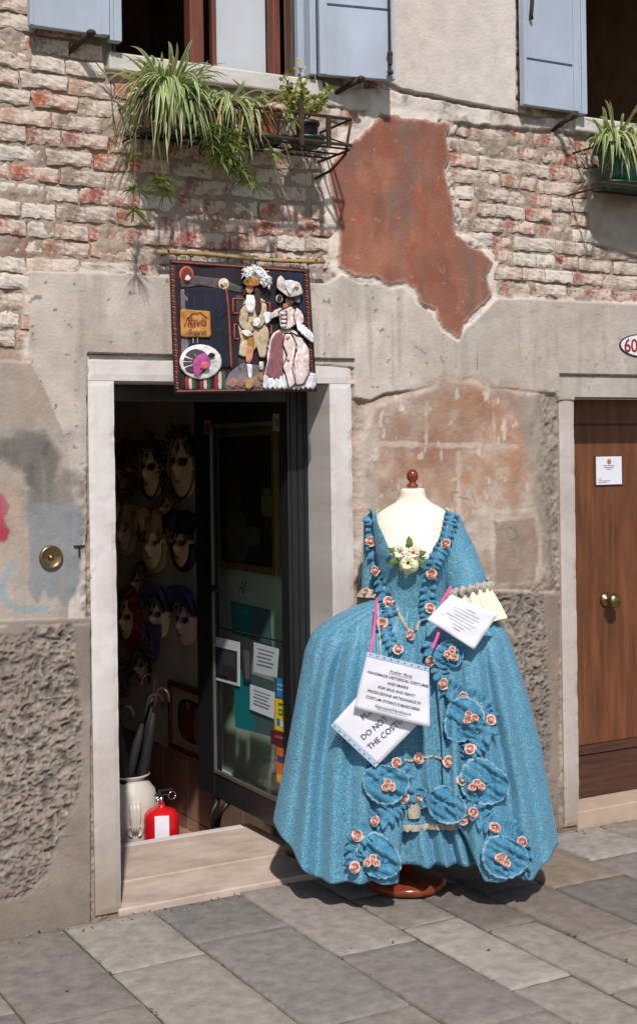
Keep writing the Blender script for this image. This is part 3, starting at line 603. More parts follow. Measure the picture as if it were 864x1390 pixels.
for i in range(len(ed)-1):
    ys = [-.014]+[c for c in cuts.get(i, [])]; y = ys[-1]
    while y > -3.6: y -= random.uniform(.45, .9); ys.append(y)
    for j in range(len(ys)-1):
        a, b = ys[j+1]+.004, ys[j]-.004; x0, x1 = ed[i]+.004, ed[i+1]-.004
        if not (1.0 < x1 and x0 < 5.2) and a < -2.5: continue
        n1, n2 = max(2, int((x1-x0)/.045)), max(2, int((b-a)/.045))
        rs = random.Random(i*50+j); tx, ty, hz = rs.uniform(-.006, .006), rs.uniform(-.006, .006), rs.uniform(-.002, .003)
        sk = rs.uniform(-.006, .006)
        def top(u, v):
            edg = min(u, 1-u)*(x1-x0); edv = min(v, 1-v)*(b-a); e = min(edg, edv)
            X_ = x0+(x1-x0)*u+sk*(v-.5); Y_ = a+(b-a)*v
            d = -.007*max(0, 1-e/.012) if e < .012 else 0
            if e < .001: X_ += .002*math.sin(Y_*60+i)*(edg < .001); Y_ += .003*math.sin(X_*55+j)*(edv < .001)
            return (X_, Y_, hz+tx*(u-.5)+ty*(v-.5)+d+.0012*math.sin(X_*23+i)*math.sin(Y_*19+j))
        us = [0, .008/(x1-x0)]+[q/n1 for q in range(1, n1)]+[1-.008/(x1-x0), 1]; vs = [0, .008/(b-a)]+[q/n2 for q in range(1, n2)]+[1-.008/(b-a), 1]
        V = [top(u, v) for v in vs for u in us]; nu = len(us); Fc = [(q*nu+p, q*nu+p+1, (q+1)*nu+p+1, (q+1)*nu+p) for q in range(len(vs)-1) for p in range(nu-1)]
        ring = [p for p in range(nu)]+[q*nu+nu-1 for q in range(1, len(vs))]+[(len(vs)-1)*nu+p for p in range(nu-2, -1, -1)]+[q*nu for q in range(len(vs)-2, 0, -1)]
        base = len(V); V += [(V[r][0], V[r][1], -.03) for r in ring]; R_ = len(ring)
        Fc += [(ring[q], base+q, base+(q+1) % R_, ring[(q+1) % R_]) for q in range(R_)]
        o = obj('paving_stone', (V, Fc), M_pave, pv, True)
        c = special.get((i, j)) or rs.choice(pal); kk = rs.uniform(1.0, 1.09); o.color = (*lin(*[q*kk for q in c]), 1)

rs = random.Random(77); V = []; Fc = []; cols = []
for k in range(260):
    if rs.random() < .5: x, y = rs.uniform(1.2, 4.5), -.02-abs(rs.gauss(0, .05))
    elif rs.random() < .6: x, y = rs.choice(ed[6:17])+rs.uniform(-.006, .006), rs.uniform(-2.2, -.05)
    else: x, y = rs.uniform(1.2, 4.5), rs.uniform(-2.2, -.05)
    r_ = rs.uniform(.002, .006); n0 = len(V); a = rs.uniform(0, 6); z_ = .004
    V += [(x+r_*math.cos(a+q*1.26)*(1.6 if q % 2 else .8), y+r_*math.sin(a+q*1.26), z_) for q in range(5)]+[(x, y, z_+r_*.6)]
    Fc += [(n0+q, n0+(q+1) % 5, n0+5) for q in range(5)]; c = rs.choice([(92, 78, 60), (120, 112, 100), (70, 62, 52), (110, 96, 60), (150, 142, 130)]); cols += [lin(*c)]*6
tag(obj('litter', (V, Fc), M_flat, None, cols=cols), 'crumbs of plaster, grit and dry leaf scraps scattered over the paving joints', 'litter', kind='stuff')

# ============================================================ SMALL WALL FITTINGS
bp = onw(69, 757, -.012)
bell = thing('doorbell', 'round brass doorbell push on the grey painted patch left of the shop door', 'doorbell', bp)
MB_ = Matrix.Translation((bp.x, -.010, bp.z)) @ Matrix.Rotation(PI/2, 4, 'X')
obj('bell_plate', xf(lathe([(.001, 0), (.040, 0), (.045, .004), (.044, .010), (.038, .013), (.033, .009), (.020, .005), (.001, .005)], 36), MB_), M_brass, bell, True)
obj('push_button', xf(lathe([(.001, .004), (.010, .004), (.010, .010), (.006, .014), (.001, .015)], 20), MB_), M_brass, bell, True)
hkp = onw(108, 742, -.02)
hook = obj('wall_hook', join(box(hkp.x-.022, hkp.x+.022, -.022, -.014, hkp.z, hkp.z+.005), box(hkp.x-.003, hkp.x+.003, -.022, -.014, hkp.z-.036, hkp.z)), M_black, None, bevel=.001)
tag(hook, 'small black t-shaped iron hook on the plaster beside the left door jamb', 'hook')
npz = onw(841, 468, -.02); ncx = npz.x+.125
npl = thing('house_number_plate', 'white oval enamel plate with red house number above the brown door', 'number plate', (ncx, -.016, npz.z))
def oval(a, b, y0, y1, n=40):
    V = [(ncx+a*math.copysign(abs(math.cos(q))**1.15, math.cos(q)), y, npz.z+b*math.sin(q)) for y in (y0, y1) for q in [2*PI*k/n for k in range(n)]]
    return V, [tuple(range(n)), tuple(range(n, 2*n))[::-1]]+[(k, (k+1) % n, n+(k+1) % n, n+k) for k in range(n)]
obj('plate_border', oval(.125, .054, -.013, -.018), M_black, npl); obj('enamel_plate', oval(.119, .049, -.0135, -.0205), M_enamel, npl)
me = text_mesh('60', .088, M_inkred, 'LEFT', 0, .95, .0012)
place('house_number', me, frame4(Vector((npz.x+.022, -.022, npz.z-.031)), (1, 0, 0), (0, 0, 1)), npl)
nb_ = [onw(809, 620, .158), onw(844, 657, .158)]
nt_ = thing('door_notice', 'small white printed notice in a plastic pocket on the brown wooden door', 'notice', ((nb_[0].x+nb_[1].x)/2, .168, nb_[1].z))
x0, x1, z1, z0 = nb_[0].x, nb_[1].x, nb_[0].z, nb_[1].z
obj('pocket', box(x0-.006, x1+.012, .163, .169, z0-.004, z1+.004), mat('clear_pocket', lin(86, 72, 60), .2, bump=0), nt_)
obj('notice_sheet', box(x0, x1, .160, .1635, z0, z1), M_paper, nt_)
cxn = (x0+x1)/2
obj('emblem', xf(lathe([(.001, 0), (.013, 0), (.013, .001), (.001, .001)], 20), Matrix.Translation((cxn, .1597, z1-.024)) @ Matrix.Rotation(PI/2, 4, 'X')), mat('emblem_print', lin(180, 130, 80), .6, bump=0), nt_)
obj('print_lines', join(*[box(cxn-w, cxn+w*.9, .1590, .1602, zz, zz+.0035) for w, zz in ((.036, z1-.045), (.032, z1-.054), (.016, z1-.062))], *[box(x0+.012, x0+.012+w, .1590, .1602, zz, zz+.003) for w, zz in ((.018, z0+.026), (.07, z0+.017), (.05, z0+.009))]), mat('faint_print', lin(170, 130, 160), .7, bump=0), nt_)

# ============================================================ HANGING CLOTH SIGN
BY = -.070
def BP(px, py, d=0.): p = onw(px, py, BY-d); return p
bn = thing('shop_banner', 'quilted cloth banner with costumed couple and striped basket hung above the shop door', 'banner', (2.34, BY, 2.2))
rodl, rodr = onw(213, 342, -.06), onw(440, 356, -.06)
obj('hanging_rod', tube([rodl+(rodr-rodl)*t+Vector((0, 0, .004*math.sin(t*7))) for t in [k/12 for k in range(13)]], .0085, 10), mat('bamboo', lin(176, 146, 98), .6, var=.2, vscale=20), bn, True)
for px in (238, 256, 278, 305, 343, 367, 391, 404):
    t = (px-213)/227; p = rodl+(rodr-rodl)*t
    obj('tie', join(tube([(p.x+.012*math.cos(q), p.y+.012*math.sin(q)*0-.0+.011*math.sin(q), p.z+.011*math.sin(q)) for q in [k*PI/5 for k in range(11)]], .0025, 5), tube([(p.x, p.y+.0, p.z-.01), (p.x+.003, p.y, p.z-.045)], .002, 5)), M_black, bn)
for s_ in (0.06, .94):
    p = rodl+(rodr-rodl)*s_; obj('rod_bracket', tube([(p.x, .02, p.z), (p.x, -.055, p.z-.004), (p.x, -.07, p.z+.006)], .004, 6), M_iron, bn)
def bsurf(u, v):   # banner local 0..1 -> point with slight sag
    tl, tr, bl, br = (230, 352), (419, 365), (237, 534), (429, 531)
    px = (tl[0]*(1-u)+tr[0]*u)*(1-v)+(bl[0]*(1-u)+br[0]*u)*v; py = (tl[1]*(1-u)+tr[1]*u)*(1-v)+(bl[1]*(1-u)+br[1]*u)*v+1.2*math.sin(u*13)*(v if v > .5 else 1-v)
    return px, py
def bwave(px, py): return .004*math.sin(px*.09+py*.03)+.002*math.sin(py*.17)
def bpt(px, py, d=0.): return BP(px, py, d+bwave(px, py))
obj('banner_cloth', grid(40, 36, lambda u, v: bpt(*bsurf(u, v))), M_cloth, bn, True, cols=[lin(40, 30, 40)]*(40*36), solid=.006)
def patch(name, pts, c, d, puff=.003, parent=bn, n=3, outline=None, jag=0):
    # a padded piece of applique: outline polygon in banner space, raised centre
    pts = [Vector((a, b)) for a, b in pts]; out = []
    for i, p in enumerate(pts):
        q = pts[(i+1) % len(pts)]; k_ = max(1, int((q-p).length/4))
        for k in range(k_): out.append(p+(q-p)*k/k_+Vector((random.uniform(-.25, .25), random.uniform(-.25, .25))))
    if jag: out = [p+Vector((random.uniform(-jag, jag), random.uniform(-jag, jag))) for p in out]
    out = [(out[i-1]+out[i]*5+out[(i+1) % len(out)])/7 for i in range(len(out))]
    cen = sum(out, Vector((0, 0)))/len(out); N = len(out)
    V = []; 
    hs_ = random.uniform(0, 9)
    for (s_, dd) in ((1, d-.002), (1, d+puff*.35), (.92, d+puff*.65), (.7, d+puff*.75), (.4, d+puff*.8)):
        V += [bpt(*(cen+(p-cen)*s_), dd+(puff*.30*(math.sin(p.x*.9+hs_+p.y*.35)+math.sin(p.y*.7-p.x*.5)) if s_ < .95 else 0)) for p in out]
    Fc = [(r*N+i, r*N+(i+1) % N, (r+1)*N+(i+1) % N, (r+1)*N+i) for r in range(4) for i in range(N)]
    bm = bmesh.new(); vs = [bm.verts.new(v) for v in V]; 
    for f in Fc: bm.faces.new([vs[q] for q in f])
    top = bm.faces.new(vs[4*N:]); bmesh.ops.triangulate(bm, faces=[top])
    bmesh.ops.recalc_face_normals(bm, faces=bm.faces)
    me = bpy.data.meshes.new(name); bm.to_mesh(me); bm.free(); me.shade_smooth(); me.materials.append(M_cloth)
    at = me.color_attributes.new('Col', 'FLOAT_COLOR', 'POINT'); at.data.foreach_set('color', np.array([(*lin(*c), 1)]*len(me.vertices), dtype=np.float32).ravel())
    o = bpy.data.objects.new(name, me); link(o, parent)
    if outline:
        obj('piping', tube([bpt(*p, d+puff*.6) for p in out+[out[0]]], .0022, 5), outline, o)
    return o
def line(name, pts, w, c, d, parent=bn):
    P_ = []
    for i in range(len(pts)-1):
        for k in range(6): P_.append((pts[i][0]+(pts[i+1][0]-pts[i][0])*k/6, pts[i][1]+(pts[i+1][1]-pts[i][1])*k/6))
    P_.append(pts[-1]); g_ = tube([bpt(*p, d) for p in P_], w, 6)
    return obj(name, g_, M_cloth, parent, True, cols=[lin(*c)]*len(g_[0]))
# border bands with their twisted reddish cord
def lerp2(a, b, t): return (a[0]+(b[0]-a[0])*t, a[1]+(b[1]-a[1])*t)
for (A_, B_) in (((234, 360), (241, 529)), ((415, 368), (424, 528)), ((233, 355), (418, 368)), ((240, 531), (426, 528))):
    line('border_band', [A_, B_], .010, (74, 48, 44), .000)
    L_ = math.hypot(B_[0]-A_[0], B_[1]-A_[1]); n_ = int(L_/3.6); gs = []; cs = []
    if A_[1] < 362 and B_[1] > 500 or A_[0] == 415:
        for k in range(n_):
            p = lerp2(A_, B_, (k+.5)/n_); g_ = ball((0, 0, 0), (.0085, .0035, .0034), 8, 5)
            q = bpt(*p, .008); gs.append(xf(g_, Matrix.Translation(q) @ Matrix.Rotation(.5, 4, 'Y')))
            cs += [lin(*((176, 98, 76) if k % 2 else (132, 66, 54)))]*len(gs[-1][0])
        obj('twisted_cord', join(*gs), M_cloth, bn, True, cols=cs)
    else: line('border_piping', [A_, B_], .003, (150, 92, 76), .008)
patch('wall_patch', [(245, 392), (256, 392), (258, 490), (246, 490)], (120, 108, 112), .003)
patch('arch_patch', [(244, 380), (262, 374), (300, 378), (330, 390), (330, 398), (300, 392), (262, 386), (246, 392)], (92, 82, 86), .004)
dp_ = patch('door_patch', [(250, 388), (308, 392), (314, 500), (256, 500)], (26, 32, 46), .004)
for q in range(3): line('seam', [(264+q*15, 400), (268+q*15, 495)], .0012, (40, 48, 66), .007, dp_)
patch('sky_patch', [(386, 362), (412, 366), (416, 430), (396, 430)], (34, 40, 62), .003)
patch('wall_patch', [(320, 400), (334, 402), (336, 500), (324, 505)], (74, 62, 70), .003)
for a, b, c_, d_ in ((316, 405, 334, 425), (318, 440, 334, 460), (352, 410, 366, 430), (356, 440, 368, 460)): line('window_outline', [(a, b), (c_, b+1), (c_, d_), (a, d_), (a, b)], .0028, (178, 84, 68), .006)
line('twisted_cord', [(307, 392), (310, 420), (312, 460), (314, 500)], .0045, (146, 74, 60), .008)
patch('pavement_patch', [(312, 505), (330, 492), (372, 500), (372, 528), (300, 528)], (112, 104, 112), .004)
for k in range(5): patch('cobble_patch', [(306+k*11, 522-k), (316+k*11, 512-k*1.5), (324+k*11, 515-k), (318+k*11, 527)], [(150, 110, 92), (128, 104, 92), (160, 116, 92), (146, 118, 104), (170, 130, 96)][k], .008)
# the little hanging sign and its lettering
sg = patch('sign_patch', [(244.5, 419.5), (285, 422), (286, 458), (245, 457)], (186, 130, 66), .010, .004)
Mb = lambda px, py, d: frame4(bpt(px, py, d), Vector((1, 0, -.0)), Vector((0, 0, 1)))
place('lettering', text_mesh('flavia', .047, mat('red_thread', lin(140, 40, 44), .8, bump=0), 'CENTER', .25, .92), Mb(267, 442, .019), sg)
place('lettering', text_mesh('Rejano', .030, M_ink, 'CENTER', .3, .9), Mb(267, 454, .019), sg)
line('stitched_loop', [(250, 443), (254, 432), (262, 425), (272, 424), (281, 431)], .0014, (140, 40, 44), .0165, sg)
for px in (262, 268): line('sign_cord', [(px, 458), (px, 466)], .0014, (200, 190, 160), .008)
# round badges
def disc(name, cx_, cy_, rx, ry, c, d, puff=.004, outline=None): return patch(name, [(cx_+rx*math.cos(q), cy_+ry*math.sin(q)) for q in [k*PI/8 for k in range(16)]], c, d, puff, outline=outline)
disc('badge', 253, 372, 10, 11.5, (196, 92, 74), .006); disc('badge', 253, 372, 7.5, 9, (120, 54, 40), .010); patch('badge_face', [(250, 380), (254, 371), (260, 376), (258, 381)], (226, 220, 214), .014)
disc('badge', 303.5, 385, 7.5, 8, (216, 204, 188), .006); disc('badge', 304, 385, 4, 3, (228, 200, 150), .011); disc('badge', 301, 387, 2, 2, (80, 50, 40), .012)
disc('hand_mirror', 379, 405, 5, 6, (206, 200, 196), .012); disc('mirror_glass', 379, 405, 3.6, 4.4, (52, 44, 46), .016)
# striped basket with the white-rimmed mirror and pink figure
for k in range(12):
    a = 246+k*5; patch('stripe', [(a, 507+4*math.sin(k)), (a+4.6, 507-k*.4), (a+5.0, 529), (a+.4, 529)], [(34, 26, 30), (150, 40, 48), (190, 180, 172), (62, 80, 60)][k % 4], .006)
disc('basket_rim', 272, 491, 29, 24, (226, 222, 222), .012, .008); disc('basket_hollow', 266, 491, 18, 18, (74, 62, 70), .020, .002)
patch('pink_figure', [(262, 505), (262, 490), (268, 482), (278, 478), (284, 484), (286, 494), (276, 500), (272, 508), (266, 512)], (178, 82, 142), .024, .006)
patch('pink_figure', [(270, 498), (276, 490), (284, 492), (285, 498), (276, 502)], (226, 110, 122), .031, .004)
disc('little_mask', 287, 482, 5, 3.4, (28, 26, 30), .028)
# the gentleman
fg = (198, 178, 148)
patch('coat', [(332, 406), (326, 420), (322, 440), (326, 462), (323, 482), (334, 486), (340, 484), (348, 470), (352, 486), (360, 486), (364, 470), (366, 452), (362, 440), (364, 420), (360, 406), (348, 400), (338, 400)], fg, .008, .007, outline=M_black)
patch('coat_sleeve', [(326, 418), (334, 410), (338, 424), (334, 440), (346, 446), (342, 452), (328, 446), (323, 436)], (190, 168, 138), .016, .005, outline=M_black)
patch('coat_sleeve', [(355, 408), (362, 412), (363, 434), (352, 446), (342, 444), (340, 438), (352, 430), (354, 418)], (196, 176, 148), .016, .005, outline=M_black)
patch('breeches', [(336, 452), (344, 452), (346, 466), (343, 474), (336, 470)], (170, 120, 62), .017)
patch('leg_patch', [(335, 468), (344, 470), (343, 486), (340, 494), (333, 492)], (196, 130, 100), .016, .005)
patch('stocking', [(334, 493), (342, 494), (342, 514), (337, 514), (336, 504)], (228, 226, 226), .014, .004)
patch('stocking', [(351, 490), (358, 490), (357, 502), (352, 502)], (216, 212, 212), .012, .004)
patch('shoe', [(336, 514), (344, 513), (346, 522), (338, 530), (332, 526)], (166, 134, 96), .018, .006); patch('shoe', [(350, 506), (357, 504), (358, 516), (353, 518)], (160, 128, 96), .014, .005)
patch('cravat', [(334, 400), (345, 400), (347, 414), (344, 424), (336, 424), (333, 412)], (232, 230, 230), .020, .006, jag=.8)
patch('hair_patch', [(346, 388), (352, 392), (354, 410), (354, 428), (347, 424), (345, 404)], (74, 44, 38), .018, .006); patch('hair_patch', [(331, 390), (334, 394), (333, 402), (329, 400)], (74, 44, 38), .016, .004)
patch('face_patch', [(333, 388), (344, 387), (344, 396), (339, 400), (334, 397)], (204, 150, 126), .017, .006)
disc('eye', 336.5, 392, .7, .5, (50, 30, 30), .024, .001); disc('eye', 341, 391.7, .7, .5, (50, 30, 30), .024, .001); disc('mouth', 339, 396.5, 1.2, .5, (170, 60, 60), .023, .001)
patch('cocked_hat', [(329, 384), (333, 377), (342, 375), (351, 379), (354, 386), (345, 389), (334, 388)], (172, 118, 52), .024, .006)
patch('cuff', [(343, 434), (351, 430), (355, 436), (350, 444), (343, 442)], (230, 226, 224), .024, .004, jag=.6); patch('cuff', [(328, 447), (338, 448), (345, 455), (336, 458), (328, 452)], (226, 220, 218), .022, .004, jag=.6)
# feather plume: many small barbs
gs = []
rs = random.Random(3)
for k in range(170):
    a = rs.uniform(0, 1); cx_ = 330+34*a+rs.uniform(-4, 4); cy_ = 372-9*math.sin(a*PI)+13*a*a+rs.uniform(-6, 5); p = bpt(cx_, cy_, .026+rs.uniform(0, .012)); q = rs.uniform(-.4, 1.8)
    gs.append(tube([p, p+Vector((.010*math.cos(q), -.004, -.008*math.sin(q))), p+Vector((.017*math.cos(q+.4), -.002, -.018*math.sin(q+.4)))], [.0022, .0018, .0006], 4))
g_ = join(*gs); tag(obj('plume', g_, M_cloth, bn, True, cols=[lin(250, 250, 252)]*len(g_[0])), kind='stuff')
patch('plume_base', [(328, 372), (334, 364), (344, 362), (356, 364), (364, 372), (364, 384), (358, 392), (354, 384), (344, 376), (334, 378)], (240, 240, 242), .018, .006, jag=1)
# the lady
patch('gown', [(378, 446), (392, 444), (404, 450), (414, 470), (420, 492), (424, 522), (410, 527), (392, 529), (372, 526), (356, 516), (362, 490), (362, 468), (370, 450)], (222, 208, 204), .008, .006, outline=M_black)
patch('petticoat_panel', [(374, 452), (384, 448), (384, 475), (384, 512), (374, 516), (360, 508), (366, 480), (368, 462)], (142, 92, 100), .016, .004)
patch('overskirt_panel', [(393, 450), (410, 458), (420, 474), (420, 505), (412, 522), (402, 524), (396, 500), (404, 470)], (226, 208, 204), .018, .010, outline=M_black)
patch('overskirt_panel', [(386, 452), (396, 452), (402, 466), (398, 490), (402, 520), (392, 528), (388, 510), (383, 498), (390, 482), (384, 468)], (222, 204, 200), .020, .006, outline=M_black)
for k in range(11):
    a = 357+k*6.4; patch('flounce', [(a, 510+5*math.sin(k*1.1)), (a+7, 508+4*math.sin(k)), (a+8, 522), (a+4, 530), (a-1, 526)], (224, 224, 230) if k % 2 else (204, 204, 212), .012, .008, jag=1)
for k in range(8):
    a = 404+2.4*k; patch('flounce', [(a-3, 434+k*2), (a+3, 436+k*2), (a+5, 448+k*2.6), (a, 450+k*2)], (224, 226, 230), .026, .005, jag=1)
patch('bodice_patch', [(378, 422), (396, 414), (404, 424), (402, 440), (390, 448), (380, 446)], (226, 206, 202), .018, .007, outline=M_black)
patch('stomacher_patch', [(380, 424), (390, 420), (390, 440), (382, 444)], (132, 74, 82), .026, .003)
for q in range(4): disc('bow', 385, 425+q*5.5, 4, 2, (228, 226, 228), .030)
patch('chest_patch', [(384, 412), (393, 410), (393, 420), (384, 424)], (198, 118, 92), .018)
patch('gown_sleeve', [(362, 426), (380, 416), (386, 418), (382, 428), (368, 432), (362, 438)], (224, 206, 202), .018, .006, outline=M_black); patch('cuff', [(357, 424), (366, 422), (368, 436), (360, 440)], (230, 232, 236), .022, .005, jag=.8)
patch('gown_sleeve', [(402, 416), (411, 424), (413, 438), (402, 442), (398, 428)], (226, 210, 206), .020, .009, outline=M_black)
disc('face_patch', 393, 408, 6, 7, (104, 70, 62), .016, .006)
patch('cocked_hat', [(374, 390), (376, 376), (381, 372), (388, 382), (396, 378), (408, 384), (412, 398), (404, 402), (392, 404), (384, 398)], (218, 204, 202), .026, .008, outline=M_black)
patch('hat_brim', [(386, 380), (398, 380), (404, 386), (398, 392), (394, 402), (388, 392)], (234, 232, 236), .035, .004); disc('hat_pin', 403, 387, 3, 3, (222, 200, 130), .040, .003)
patch('veil', [(398, 398), (408, 400), (407, 412), (400, 410)], (120, 112, 118), .016)
for a, b in ((391, 457), (391, 487)): disc('button', a, b, 2.5, 2, (214, 176, 90), .028, .003)

# ============================================================ FLOWER BOXES AND PLANTS
def leaf_strip(pts, w, tilt, V, Fc, cols, ca=(202, 208, 150), cb=(96, 124, 56)):
    n0 = len(V); N = len(pts); pts = [Vector(p) for p in pts]
    for i, p in enumerate(pts):
        t = (pts[min(i+1, N-1)]-pts[max(i-1, 0)]).normalized(); s_ = t.cross(tilt)
        if s_.length < .1: s_ = t.cross(Vector((.3, .8, .2)))
        s_.normalize(); ww = w*(math.sin(PI*min(1, .22+.78*i/(N-1)))**.7 if i < N-1 else .05); nrm = s_.cross(t)
        for k in (-1, -.34, .34, 1):
            V.append(p+s_*(k*ww/2)+nrm*(-abs(k)*ww*.22)); cols.append(lin(*(ca if abs(k) > .9 else cb)))
    for i in range(N-1):
        for k in range(3): Fc.append((n0+i*4+k, n0+i*4+k+1, n0+(i+1)*4+k+1, n0+(i+1)*4+k))
def arch_leaf(base, ang, L, lift, droop, w, V, Fc, cols, rs, ca, cb):
    d = Vector((math.cos(ang), math.sin(ang)*.75, 0)); pts = []
    for i in range(9):
        t = i/8; pts.append(Vector(base)+d*(L*(t*.85-.12*t*t))+Vector((0, 0, L*(lift*t-droop*t*t)))+Vector((.006*math.sin(t*5+ang), 0, 0)))
    for p in pts: p.y = min(p.y, -.012)
    leaf_strip(pts, w, Vector((0, .2, 1)) if abs(lift) < 1.3 else Vector((0, 1, .2)), V, Fc, cols, ca, cb)
def plantlet(c, r, n, V, Fc, cols, rs):
    for k in range(n):
        a = rs.uniform(0, 2*PI); e = rs.uniform(-.6, .9); d = Vector((math.cos(a), math.sin(a)*.8, e)).normalized(); L = r*rs.uniform(.6, 1.1)
        pts = [Vector(c)+d*L*t+Vector((0, 0, -.45*L*t*t)) for t in (0, .3, .6, .85, 1)]
        for p in pts: p.y = min(p.y, -.012)
        leaf_strip(pts, rs.uniform(.005, .008), Vector((0, .5, 1)), V, Fc, cols, (170, 180, 110), (116, 136, 66))
def spider(parent, spots, nl, Ls, seed, runners, up=.25):
    rs = random.Random(seed); V, Fc, cols = [], [], []
    for k in range(nl):
        b = rs.choice(spots); L = rs.uniform(*Ls); a = rs.uniform(-PI, .0) if rs.random() < .8 else rs.uniform(0, PI)
        if rs.random() < up: lf, dr = rs.uniform(.6, 1.1), rs.uniform(.3, .8); 
        else: lf, dr = rs.uniform(.35, 1.0), rs.uniform(.65, 1.5)
        pal_ = rs.choice([((240, 242, 206), (132, 162, 84)), ((228, 234, 180), (118, 150, 72)), ((244, 244, 214), (156, 182, 108)), ((224, 208, 156), (196, 182, 124))])
        arch_leaf((b[0]+rs.uniform(-.03, .03), b[1]+rs.uniform(-.02, .02), b[2]), a, L, lf, dr, rs.uniform(.011, .019), V, Fc, cols, rs, *pal_)
    st = []; sc = []
    for (pts, pl) in runners:
        pts = [Vector(p) for p in pts]; Q = []
        for i in range(len(pts)-1):
            for k in range(4): Q.append(pts[i].lerp(pts[i+1], k/4))
        Q.append(pts[-1])
        g_ = tube(Q, .0017, 5); st.append(g_)
        for (t, r, n_) in pl: plantlet(Q[min(len(Q)-1, int(t*(len(Q)-1)))], r, n_, V, Fc, cols, rs)
    tag(obj('foliage', (V, Fc), M_leaf, parent, False, cols=cols), kind='stuff')
    if st: g_ = join(*st); obj('runners', g_, M_leaf, parent, True, cols=[lin(186, 160, 116)]*len(g_[0]))
def pot(parent, cx_, cy_, z0, z1, rx, ry, mt, saucer=True, square=False):
    n = 28; pr = [(.80, 0), (.86, .25), (.93, .75), (1.0, .78), (1.04, .80), (1.04, 1), (.95, 1), (.9, .86), (.01, .86)]
    V = []; Fc = []
    for r, t in pr:
        for k in range(n):
            q = 2*PI*k/n; e = .35 if square else 1.; V.append((cx_+rx*r*math.copysign(abs(math.cos(q))**e, math.cos(q)), cy_+ry*r*math.copysign(abs(math.sin(q))**e, math.sin(q)), z0+(z1-z0)*t))
    for i in range(len(pr)-1):
        for k in range(n): Fc.append((i*n+k, i*n+(k+1) % n, (i+1)*n+(k+1) % n, (i+1)*n+k))
    Fc.append(tuple(range(n))[::-1]); obj('pot', (V, Fc), mt, parent, True)
    obj('soil', lathe([(.001, 0), (min(rx, ry)*.8, 0), (min(rx, ry)*.8, -.01), (.001, -.01)], 20, (cx_, cy_, z0+(z1-z0)*.93)), M_soil, parent)
    if saucer:
        V = []; Fc = []; pr = [(.86, -.004), (1.12, .020), (1.15, .022), (1.12, .014), (.85, .002), (.01, .002)]
        for r, z in pr:
            for k in range(n): q = 2*PI*k/n; V.append((cx_+rx*r*math.copysign(abs(math.cos(q))**(.5 if square else 1), math.cos(q)), cy_+ry*r*math.copysign(abs(math.sin(q))**(.5 if square else 1), math.sin(q)), z0-.008+z))
        for i in range(len(pr)-1):
            for k in range(n): Fc.append((i*n+k, i*n+(k+1) % n, (i+1)*n+(k+1) % n, (i+1)*n+k))
        obj('saucer', (V, Fc), M_greenpot, parent, True)
# rack
RZ, RT, RXa, RXb = 2.925, 3.028, 1.86, 2.725
rk = thing('plant_rack', 'rusty wrought iron flower rack fixed under the left window', 'rack', (2.3, 0, RZ))
bars = []
def bar(a, b, r=.005): return tube([a, b], r, 6)
for y in (-.06, -.14, -.235): bars.append(bar((RXa, y, RZ-.012), (RXb, y, RZ-.012), .004))
for xq in (1.87, 2.13, 2.36, 2.50, 2.715): bars.append(bar((xq, .02, RZ-.018), (xq, -.25, RZ-.018), .005))
obj('shelf_bars', join(*bars), M_iron, rk)
obj('top_rail', join(bar((RXa, -.25, RT), (RXb, -.25, RT), .0065), bar((RXa, -.25, RZ), (RXb, -.25, RZ), .0065), bar((RXa, -.25, RT), (RXa, .02, RT)), bar((RXb, -.25, RT), (RXb, .02, RT))), M_iron, rk)
for xq in (1.865, 2.12, 2.50, 2.62): obj('upright', box(xq-.009, xq+.009, -.258, -.248, RZ-.02, RT+.055 if xq == 2.5 else RT), M_iron, rk)
for xq in (RXb,): obj('brace', join(tube([(xq, -.25, RT), (xq-.012, -.22, RZ-.03), (xq-.02, -.12, RZ-.075), (xq-.02, .02, RZ-.085)], .006, 6), tube([(xq, -.25, RZ), (xq, .0, RT-.01)], .004, 6)), M_iron, rk, True)
for xq in (2.24, 2.40): obj('scroll', tube([(xq+.035*math.cos(q)*(1-q/14), -.256, (RZ+RT)/2+.03*math.sin(q)*(1-q/14)) for q in [k*.35 for k in range(26)]], .003, 5), M_iron, rk, True)
RB = RZ-.006
p1 = thing('potted_plant', 'large striped spider plant in the wide green planter at the left end of the rack', 'potted plant', (1.985, -.15, RB), 'pots on the iron rack under the left window')
pot(p1, 1.985, -.145, RB+.006, RT+.04, .105, .085, M_greenpot, True, True)
rn = []
def R_(pts): return [tuple(onw(a, b, y)) for a, b, y in pts]
rn.append((R_([(195, 140, -.25), (184, 180, -.27), (183, 240, -.22), (181, 300, -.18)]), [(.3, .03, 8), (.55, .05, 12), (.78, .06, 24), (.97, .07, 30)]))
rn.append((R_([(215, 140, -.25), (214, 190, -.27), (222, 240, -.22), (224, 262, -.2)]), [(.75, .07, 30), (.98, .07, 34)]))
rn.append((R_([(205, 150, -.26), (209, 210, -.27), (215, 252, -.22)]), [(.96, .05, 18)]))
rn.append((R_([(225, 140, -.24), (213, 175, -.28), (206, 215, -.25)]), []))
spider(p1, [(1.95, -.15, RT+.03), (2.0, -.16, RT+.035), (2.04, -.14, RT+.03), (1.98, -.20, RT+.03)], 330, (.15, .34), 11, rn, .18)
p2 = thing('potted_plant', 'trailing spider plant with long runners in the second green planter of the rack', 'potted plant', (2.21, -.15, RB), 'pots on the iron rack under the left window')
pot(p2, 2.215, -.145, RB+.006, RT+.0, .082, .08, M_greenpot, True, True)
rn = []
